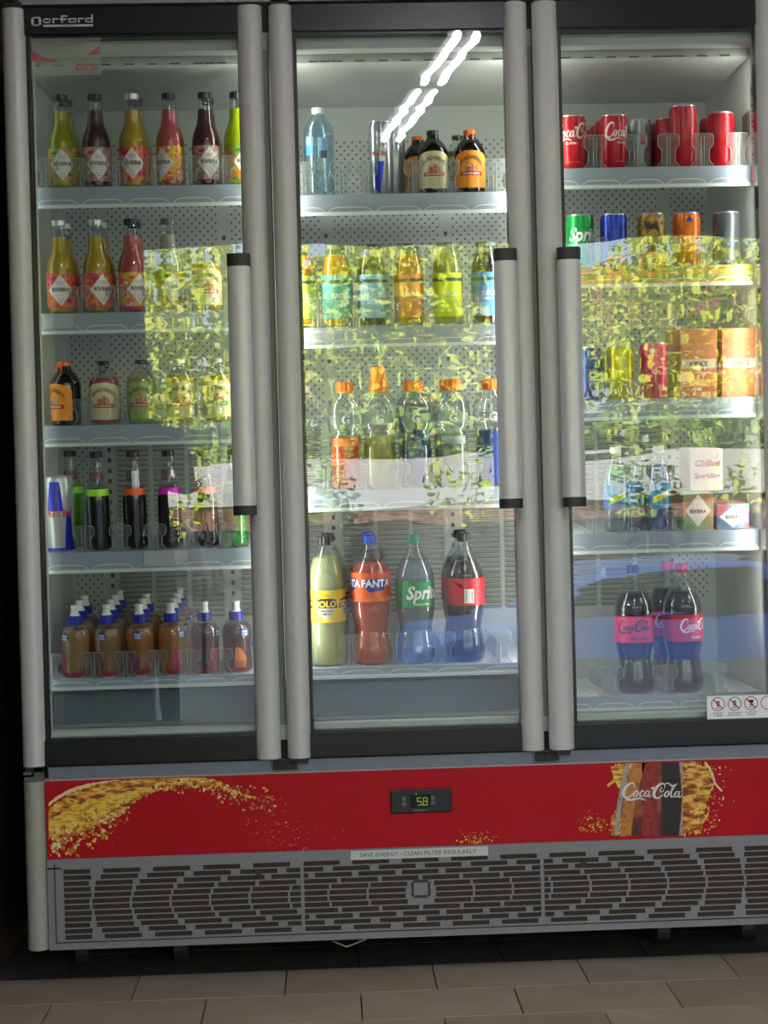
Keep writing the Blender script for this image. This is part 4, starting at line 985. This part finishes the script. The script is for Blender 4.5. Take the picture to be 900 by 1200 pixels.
# lowest left shelf
G5 = 'sipper bottles on the left lowest shelf'
L_AP = clear('drink_apple', 'ecc886', .03, .2, haze=.42, hazecol='f4c878', power=4); L_OR = clear('drink_orange_juice', 'f0b850', .03, .2, haze=.5, hazecol='ffb428', power=4); L_BC = liquid('blackcurrant', '541c2c', .2)
KB1 = mat('print_magenta', 'b03050', .4); KB2 = mat('print_plum', '6a2848', .4)
BD = {91: 'pale amber sipper bottle, leftmost lane', 128: 'pale amber sipper bottle, second lane', 166: 'orange juice sipper bottle, third lane', 203: 'orange juice sipper bottle, fourth lane'}
k1 = kids_bottle(L_AP, KB1); k2 = kids_bottle(L_AP, KB2); k3 = kids_bottle(L_OR, KB2); k4 = kids_bottle(L_OR, KB1); k5 = kids_bottle(L_BC, KB1); k6 = kids_bottle(L_BC, mat('print_orange_scene', 'd87838', .5))
for o, px, rt, nb, lb_ in ((k1, 91, -.5, 2, 'pale amber sipper bottle with blue cap, leftmost on the lowest shelf'), (k2, 128, -.1, 3, 'pale amber blue-capped sipper bottle second from left, lowest shelf'),
    (k3, 166, .1, 2, 'orange juice sipper bottle with blue cap third from left'), (k4, 203, 1.0, 3, 'orange juice sipper bottle with blue cap fourth from left'),
    (k5, 242, 1.3, 0, 'dark red sipper bottle with blue cap, lowest left shelf'), (k6, 279, .8, 0, 'dark red sipper bottle beside the door upright, lowest left shelf')):
    place(o, 'L5', px, 796, lb_, B, G5, R_=.0366, rot=rt, behind=nb, step=.076, bdesc=BD.get(px))
# middle door, top shelf
GM1 = 'drinks on the middle top shelf'
place(water_b(None), 'M1', 375, 226, 'clear blue water bottle with white cap on the middle top shelf', B, GM1, R_=.038)
sl1 = can('slim_drink_can', .0285, .175, mat('can_silver_slim', 'b4b8bc', .25, .7), slim_print, .86)
place(sl1, 'M1', 447, 225, 'slim silver can with blue wedge on the middle top shelf', 'can', 'slim silver cans', R_=.029)
sl2 = copy_tree(sl1); place(sl2, 'M1', 462, 223, 'slim silver can standing behind the one with visible blue wedge', 'can', 'slim silver cans', Y=.187, R_=.029, rot=-.8)
place(stubby(BROWNG, None, LAB_CR, 'BUNDABERG', CAPB), 'M1', 508, 224, 'dark stubby bottle with cream label on the middle top shelf', B, GM1, R_=.038)
place(stubby(BROWNG, None, LAB_OR, 'BUNDABERG', CAPO), 'M1', 490, 222, 'dark stubby bottle with orange cap behind the cream-labelled one', B, GM1, Y=.222, R_=.038)
place(stubby(BROWNG, None, LAB_OR, 'BUNDABERG', CAPO, True), 'M1', 551, 223, 'brown stubby bottle with orange label and ring cap, middle top shelf', B, GM1, R_=.038)
place(stubby(BOT, liquid('pale_ginger', '98946c', .4), LAB_CR, 'BUNDABERG', CAPB), 'M1', 537, 221, 'pale stubby bottle half hidden behind the orange-labelled brown one', B, GM1, Y=.222, R_=.038)
# middle second shelf
GM2 = 'juice bottles on the middle second shelf'
L_OJ = liquid('oj', 'eca410', .3)
place(juice(L_OJ, mat('lab_lemon', 'b8c850', .5)), 'M2', 354, 383, 'yellow juice bottle half hidden by the upright, middle second shelf', B, GM2, R_=.037)
place(juice(L_OJ, mat('lab_teal', '48b0a0', .5)), 'M2', 396, 383, 'orange-yellow juice bottle with teal label on middle second shelf', B, GM2, R_=.037)
place(juice(liquid('green_juice', '4a4c28', .2), mat('lab_skyblue', '8cc0d8', .5), mat('cap_dark_green', '30382c', .4)), 'M2', 437, 382, 'dark green juice bottle with pale blue label, middle second shelf', B, GM2, R_=.037)
place(juice(L_OJ, mat('lab_tangerine', 'f09038', .5)), 'M2', 480, 381, 'yellow juice bottle with orange label on the middle second shelf', B, GM2, R_=.037)
place(juice(liquid('lime_juice', 'c4c470', .5), mat('lab_acid', 'd4e020', .5)), 'M2', 525, 380, 'clear juice bottle with acid yellow label on middle second shelf', B, GM2, R_=.037)
place(juice(liquid('plum_juice', '30142c', .2), mat('lab_blue', '4c94d4', .5)), 'M2', 570, 379, 'dark plum juice bottle with blue label beside the door handle', B, GM2, R_=.037)
# middle third shelf
GM3 = 'sports drinks on the middle third shelf'
place(sports(liquid('sport_orange', 'f05c14', .35), .125, txt=mat('flav_orange', 'f07838', .5)), 'M3', 407, 574, 'bright orange sports drink bottle leftmost on middle third shelf', B, GM3, R_=.044)
sd2 = sports(liquid('sport_yellow', 'd8cc60', .45), .125, tall=True)
place(sd2, 'M3', 446, 573, 'pale yellow sports drink bottle with tall orange sipper cap', B, GM3, R_=.044, rot=0)
sd3 = sports(liquid('sport_blue', '2c3c94', .35), .200)
place(sd3, 'M3', 488, 572, 'dark blue sports drink bottle in the middle of the third shelf', B, GM3, R_=.044, behind=1, bdesc='dark blue sports drink bottle')
sd4 = sports(liquid('sport_clear', 'a8b0b0', .6), .125, txt=mat('flav_grey', 'a0a8a8', .5))
place(sd4, 'M3', 531, 571, 'clear grey sports drink bottle with orange cap, middle third shelf', B, GM3, R_=.044, behind=1, bdesc='clear grey sports drink bottle')
place(sports(liquid('sport_royal', '1c48b0', .35), .135), 'M3', 577, 570, 'royal blue sports drink bottle beside the middle door handle', B, GM3, R_=.044)
# middle lowest shelf
GM4 = 'large soft drink bottles on the middle lowest shelf'
place(big_bottle(.312, .0485, liquid('lemon', 'c8cc8c', .45), CAPB, mat('lab_yellow', 'f4cc18', .45), .108, .186, solo_d, False, .262), 'M4', 384, 784, 'pale lemon soft drink bottle with yellow label, middle lowest shelf', B, GM4, R_=.049)
place(big_bottle(.312, .0485, liquid('lemon', ''), CAPB, mat('lab_yellow', ''), .108, .186, solo_d, False, .262), 'M4', 388, 782, 'pale lemon soft drink bottle directly behind the front yellow-labelled one', B, GM4, Y=.25, R_=.049)
fb = big_bottle(.312, .0485, liquid('fanta', 'e85c20', .4), mat('cap_royal', '2850c8', .4), mat('lab_fanta', 'f06828', .45), .155, .225, fanta_d, True, .245)
place(fb, 'M4', 437, 783, 'orange soft drink bottle with blue cap on the middle lowest shelf', B, GM4, R_=.049, rot=0, behind=1, bdesc='orange soft drink bottle with blue cap')
place(big_bottle(.312, .047, liquid('clear_soda', 'a0b4bc', .6), mat('cap_green', '1c8c70', .4), mat('lab_green', '0c9450', .45), .138, .202, sprite_d, True, .25), 'M4', 488, 781, 'clear soft drink bottle with green cap and green label', B, GM4, R_=.0475)
cb = big_bottle(.312, .048, COLA, CAPB, mat('lab_cola_red', 'd01c2c', .45), .140, .205, barcode_d, True, .245)
place(cb, 'M4', 546, 779, 'cola bottle with red label showing a barcode, middle lowest shelf', B, GM4, R_=.0485, behind=1, bdesc='cola bottle with black cap, middle lowest shelf')
# right top shelf
GR1 = 'drink cans on the right top shelf'
cc = can('drink_can', .0335, .128, GRED, cola_print)
place(cc, 'R1', 671, 194, 'red cola can leftmost on the right top shelf, script cut by upright', 'can', GR1, R_=.0338, rot=.1, behind=3, bdesc='red cola can, leftmost lane')
c2 = copy_tree(cc); place(c2, 'R1', 719, 194, 'red cola can second from left on right top shelf with full script', 'can', GR1, R_=.0338, rot=.85, behind=3, bdesc='red cola can, second lane')
def lite_p(m, R_, H_):
    shape_wrap(m, R_+.0004, H_*.6, [(-.006,-.012),(.006,-.012),(.006,.012),(-.006,.012)], .1, 0, 6); return [RED]
c3 = can('drink_can', .0335, .128, mat('can_silver_light', '9ca0a0', .3, .5), lite_p)
place(c3, 'R1', 748, 193, 'silver can set back between red cans on the right top shelf', 'can', GR1, Y=.21, R_=.0338, behind=2, bdesc='silver can, middle lane')
c4 = can('drink_can', .0335, .148, GRED, lambda m, R_, H_: (put_wrap(m, script_geo(.11), R_+.0004, H_*.72, -.9, 0), [mat('script_dim', 'a03038', .4)])[1])
place(c4, 'R1', 800, 192, 'taller red can with turned script third lane right top shelf', 'can', GR1, R_=.0338, behind=0)
c5 = copy_tree(cc); place(c5, 'R1', 783, 190, 'red can set back left of the taller red can, top shelf', 'can', GR1, Y=.19, R_=.0338, rot=2.0, behind=2, bdesc='red can left of the taller red can')
c6 = can('drink_can', .0335, .130, GRED, lambda m, R_, H_: (put_wrap(m, script_geo(.11), R_+.0004, H_*.72, -1.0, 0), [mat('script_dim', '')])[1])
place(c6, 'R1', 844, 191, 'red cola can rightmost on the right top shelf', 'can', GR1, R_=.0338, behind=1, bdesc='red cola can, rightmost lane')
# right second shelf
GR2 = 'drink cans on the right second shelf'
def spr_p(m, R_, H_): put_wrap(m, text_geo('Sprite', .030, .25, .05, .85), R_+.0004, H_*.62, .15, 0); return [WHT]
place(can('drink_can', .0335, .128, mat('can_green', '0c9c44', .3, .3), spr_p), 'R2', 680, 312, 'green lemonade can leftmost on the right second shelf', 'can', GR2, R_=.0338, rot=.1)
place(can('drink_can', .0335, .128, mat('can_deep_blue', '1c3ca8', .3, .4), lambda m, R_, H_: (patch(m, R_+.0004, H_*.2, H_*.3, -.6, .6, 0, 8), [mat('can_pale_blue', '8098d8', .4)])[1]), 'R2', 719, 312, 'deep blue drink can on the right second shelf', 'can', GR2, R_=.0338)
def blk_p(m, R_, H_):
    for q in (.35, .6): put_wrap(m, ([(-.012+.006*math.cos(t)*2, .012*math.sin(t)) for t in [2*PI*i/12 for i in range(12)]], [tuple(range(12))]), R_+.0004, H_*q, .3, 0)
    return [mat('can_gold_print', 'b88c20', .4)]
place(can('drink_can', .0335, .128, blotch('can_dark_gold', ['181410', '2c2410', 'c09420', '181410'], 28), blk_p), 'R2', 763, 311, 'black and gold patterned can on the right second shelf', 'can', GR2, R_=.0338)
place(can('drink_can', .0335, .128, mat('can_orange', 'dc6c1c', .3, .3), lambda m, R_, H_: (shape_wrap(m, R_+.0004, H_*.85, [(-.008,-.004),(.008,-.004),(.006,.005),(-.006,.005)], 0, 0, 6), [mat('ink_blue', '')])[1]), 'R2', 804, 310, 'orange drink can on the right second shelf', 'can', GR2, R_=.0338)
place(can('drink_can', .0335, .128, mat('can_graphite', '50585a', .3, .4)), 'R2', 851, 309, 'dark grey can rightmost on the right second shelf', 'can', GR2, R_=.0338)
# right third shelf
GR3 = 'cans on the right third shelf'
place(can('drink_can', .0335, .128, mat('can_navy', '1c3c80', .3, .4)), 'R3', 693, 470, 'navy blue can beside the handle on the right third shelf', 'can', GR3, R_=.0338)
place(can('drink_can', .0335, .128, mat('can_yellow', 'c8c018', .3, .3)), 'R3', 727, 470, 'yellow can between navy and pink cans, right third shelf', 'can', GR3, R_=.0338)
place(can('slim_drink_can', .0335, .135, mat('can_pink', 'd82868', .3, .3), lambda m, R_, H_: (shape_wrap(m, R_+.0004, H_*.85, [(.007*math.cos(t), .007*math.sin(t)) for t in [2*PI*i/12 for i in range(12)]], -.3, 0, 6), [WHT])[1]), 'R3', 766, 469, 'bright pink can on the right third shelf', 'can', GR3, R_=.0338)
def carton(w_, d_, h_, m, deco=None):
    r = empty('drink_carton'); b = MB().box(-w_/2, w_/2, 0, d_, 0, h_).build('carton_box', m, r); bevel(b, .0015)
    MB().box(-w_/2+.004, w_/2-.004, d_*.45, d_*.55, h_, h_+.0006).build('carton_flap', mat('carton_tape', 'c8a878', .6), r)
    if deco: q = MB(); ms = deco(q, w_, h_); q.build('carton_print', ms, r, fix=False)
    return r
def put_carton(o, key, px0, px1, py, Y, label, group, dz=0):
    zs, tilt, _ = shelves[key]; X = (at(px0, py, Y).x + at(px1, py, Y).x)/2; d = Y-.09
    o.location = (X, .09 + d*math.cos(tilt) - dz*math.sin(tilt), zs + .0008 + d*math.sin(tilt) + dz*math.cos(tilt)); o.rotation_euler = (tilt, 0, 0)
    tag(o, label, 'carton', group)
def kirks(q, w_, h_):
    q.poly([(-w_*.45, -.0006, h_*.42), (w_*.45, -.0006, h_*.42), (w_*.45, -.0006, h_*.56), (-w_*.45, -.0006, h_*.56)], 0)
    put_flat(q, text_geo('KIRKS', .0115, 0, .04), 0, h_*.49, -.0010, 1)
    return [mat('kirks_band', 'd8c8a8', .5), mat('kirks_ink', '6a4030', .5)]
GC = 'drink cartons behind the right door'
KO = mat('carton_orange', 'c4764c', .5, 0, .1, 20)
put_carton(carton(.092, .15, .165, KO, kirks), 'R3', 797, 840, 470, .11, 'orange drink carton nearer the pink can, right third shelf', GC)
put_carton(carton(.092, .15, .165, KO, kirks), 'R3', 846, 890, 468, .11, 'orange drink carton nearest the right wall, right third shelf', GC)
# right fourth shelf
def mineral(bm_, lm, capm):
    pf = smooth_prof([(.024,0),(.0285,.005),(.0285,.04),(.027,.07),(.0285,.10),(.0285,.13),(.024,.155),(.015,.178),(.0125,.195)])
    r = bottle('mineral_water_bottle', pf, PET, bm_, .16, capm, .0140, .190, .016, .05)
    lb = MB(); patch(lb, .0290, .055, .115, -2.2, 2.2, 0, 20); lab = lb.build('label', mat('lab_min_blue', '2c80b8', .4), r, smooth=True, fix=False)
    d = MB(); shape_wrap(d, .0294, .085, [(-.020,-.018),(.020,.0),(.020,.014),(-.020,-.002)], 0, 0, 8); d.build('label_print', lm, lab, fix=False)
    return r
GR4 = 'mineral water bottles on the right fourth shelf'
place(mineral(liquid('teal', '88b8c0', .5), mat('lm_lime', 'c8d838', .4), WHT), 'R4', 722, 622, 'teal blue mineral bottle with lime stripe, right fourth shelf', B, GR4, R_=.030)
place(mineral(liquid('mineral_clear', 'a8b8b8', .5), mat('lm_olive', 'a0a858', .4), CAPG), 'R4', 750, 618, 'grey mineral bottle set back between the two blue ones', B, GR4, Y=.21, R_=.030)
place(mineral(liquid('mineral_blue', '3c7cc8', .5), mat('lm_yellow', 'e0c838', .4), WHT), 'R4', 772, 621, 'bright blue mineral bottle with yellow stripe, right fourth shelf', B, GR4, R_=.030)
def riv_c(q, w_, h_):
    q.poly([(0, -.0006, h_*.08), (w_*.42, -.0006, h_*.5), (0, -.0006, h_*.92), (-w_*.42, -.0006, h_*.5)], 0)
    put_flat(q, text_geo('RIVIERA', .0085, 0, .04, .9), 0, h_*.48, -.0010, 1); return [mat('label_white', ''), BLKP]
def pinkc(q, w_, h_):
    put_flat(q, text_geo('Chilled', .015, .25, .05), 0, h_*.66, -.0008, 0); put_flat(q, text_geo('Sparkling', .012, .25, .05), 0, h_*.36, -.0008, 0); return [mat('carton_red_ink', 'a83848', .5)]
put_carton(carton(.075, .13, .095, blotch('carton_green_art', ['4c7c50', '88a870', 'c07850', '6c9078'], 30), riv_c), 'R4', 800, 836, 620, .10, 'green four-pack carton with white diamond, right fourth shelf', GC)
put_carton(carton(.080, .13, .062, blotch('carton_blue_art', ['3c5478', '5c7c98', 'c04c60', '486888'], 30), riv_c), 'R4', 840, 878, 619, .10, 'blue and pink carton near the right wall, right fourth shelf', GC)
put_carton(carton(.078, .12, .100, mat('carton_pinkwhite', 'd8c4b8', .5), pinkc), 'R4', 808, 846, 575, .10, 'pinkish white carton with red lettering stacked on the green one', GC, dz=.0965)
# right floor rack
GR5 = 'large cola bottles on the right floor rack'
place(big_bottle(.312, .0475, COLA, CAPB, mat('lab_zero_red', 'd42430', .45), .125, .190, zero_d, True, .245), 'R5', 745, 815, 'cola bottle with black cap and red label, right floor rack', B, GR5, R_=.048)
rc = big_bottle(.312, .0475, COLA, mat('cap_red', 'c81c38', .4), mat('lab_classic_red', 'c01830', .45), .125, .190, cola_d, True, .245)
place(rc, 'R5', 802, 813, 'front red-capped cola bottle with white script on the right floor rack', B, GR5, R_=.048, rot=.2)
rc2 = copy_tree(rc); place(rc2, 'R5', 785, 810, 'red-capped cola bottle standing behind the front red-capped one', B, GR5, Y=.275, R_=.048, rot=-.4)

# templates never linked to a place are none; tidy names of copies is left to the suffixes
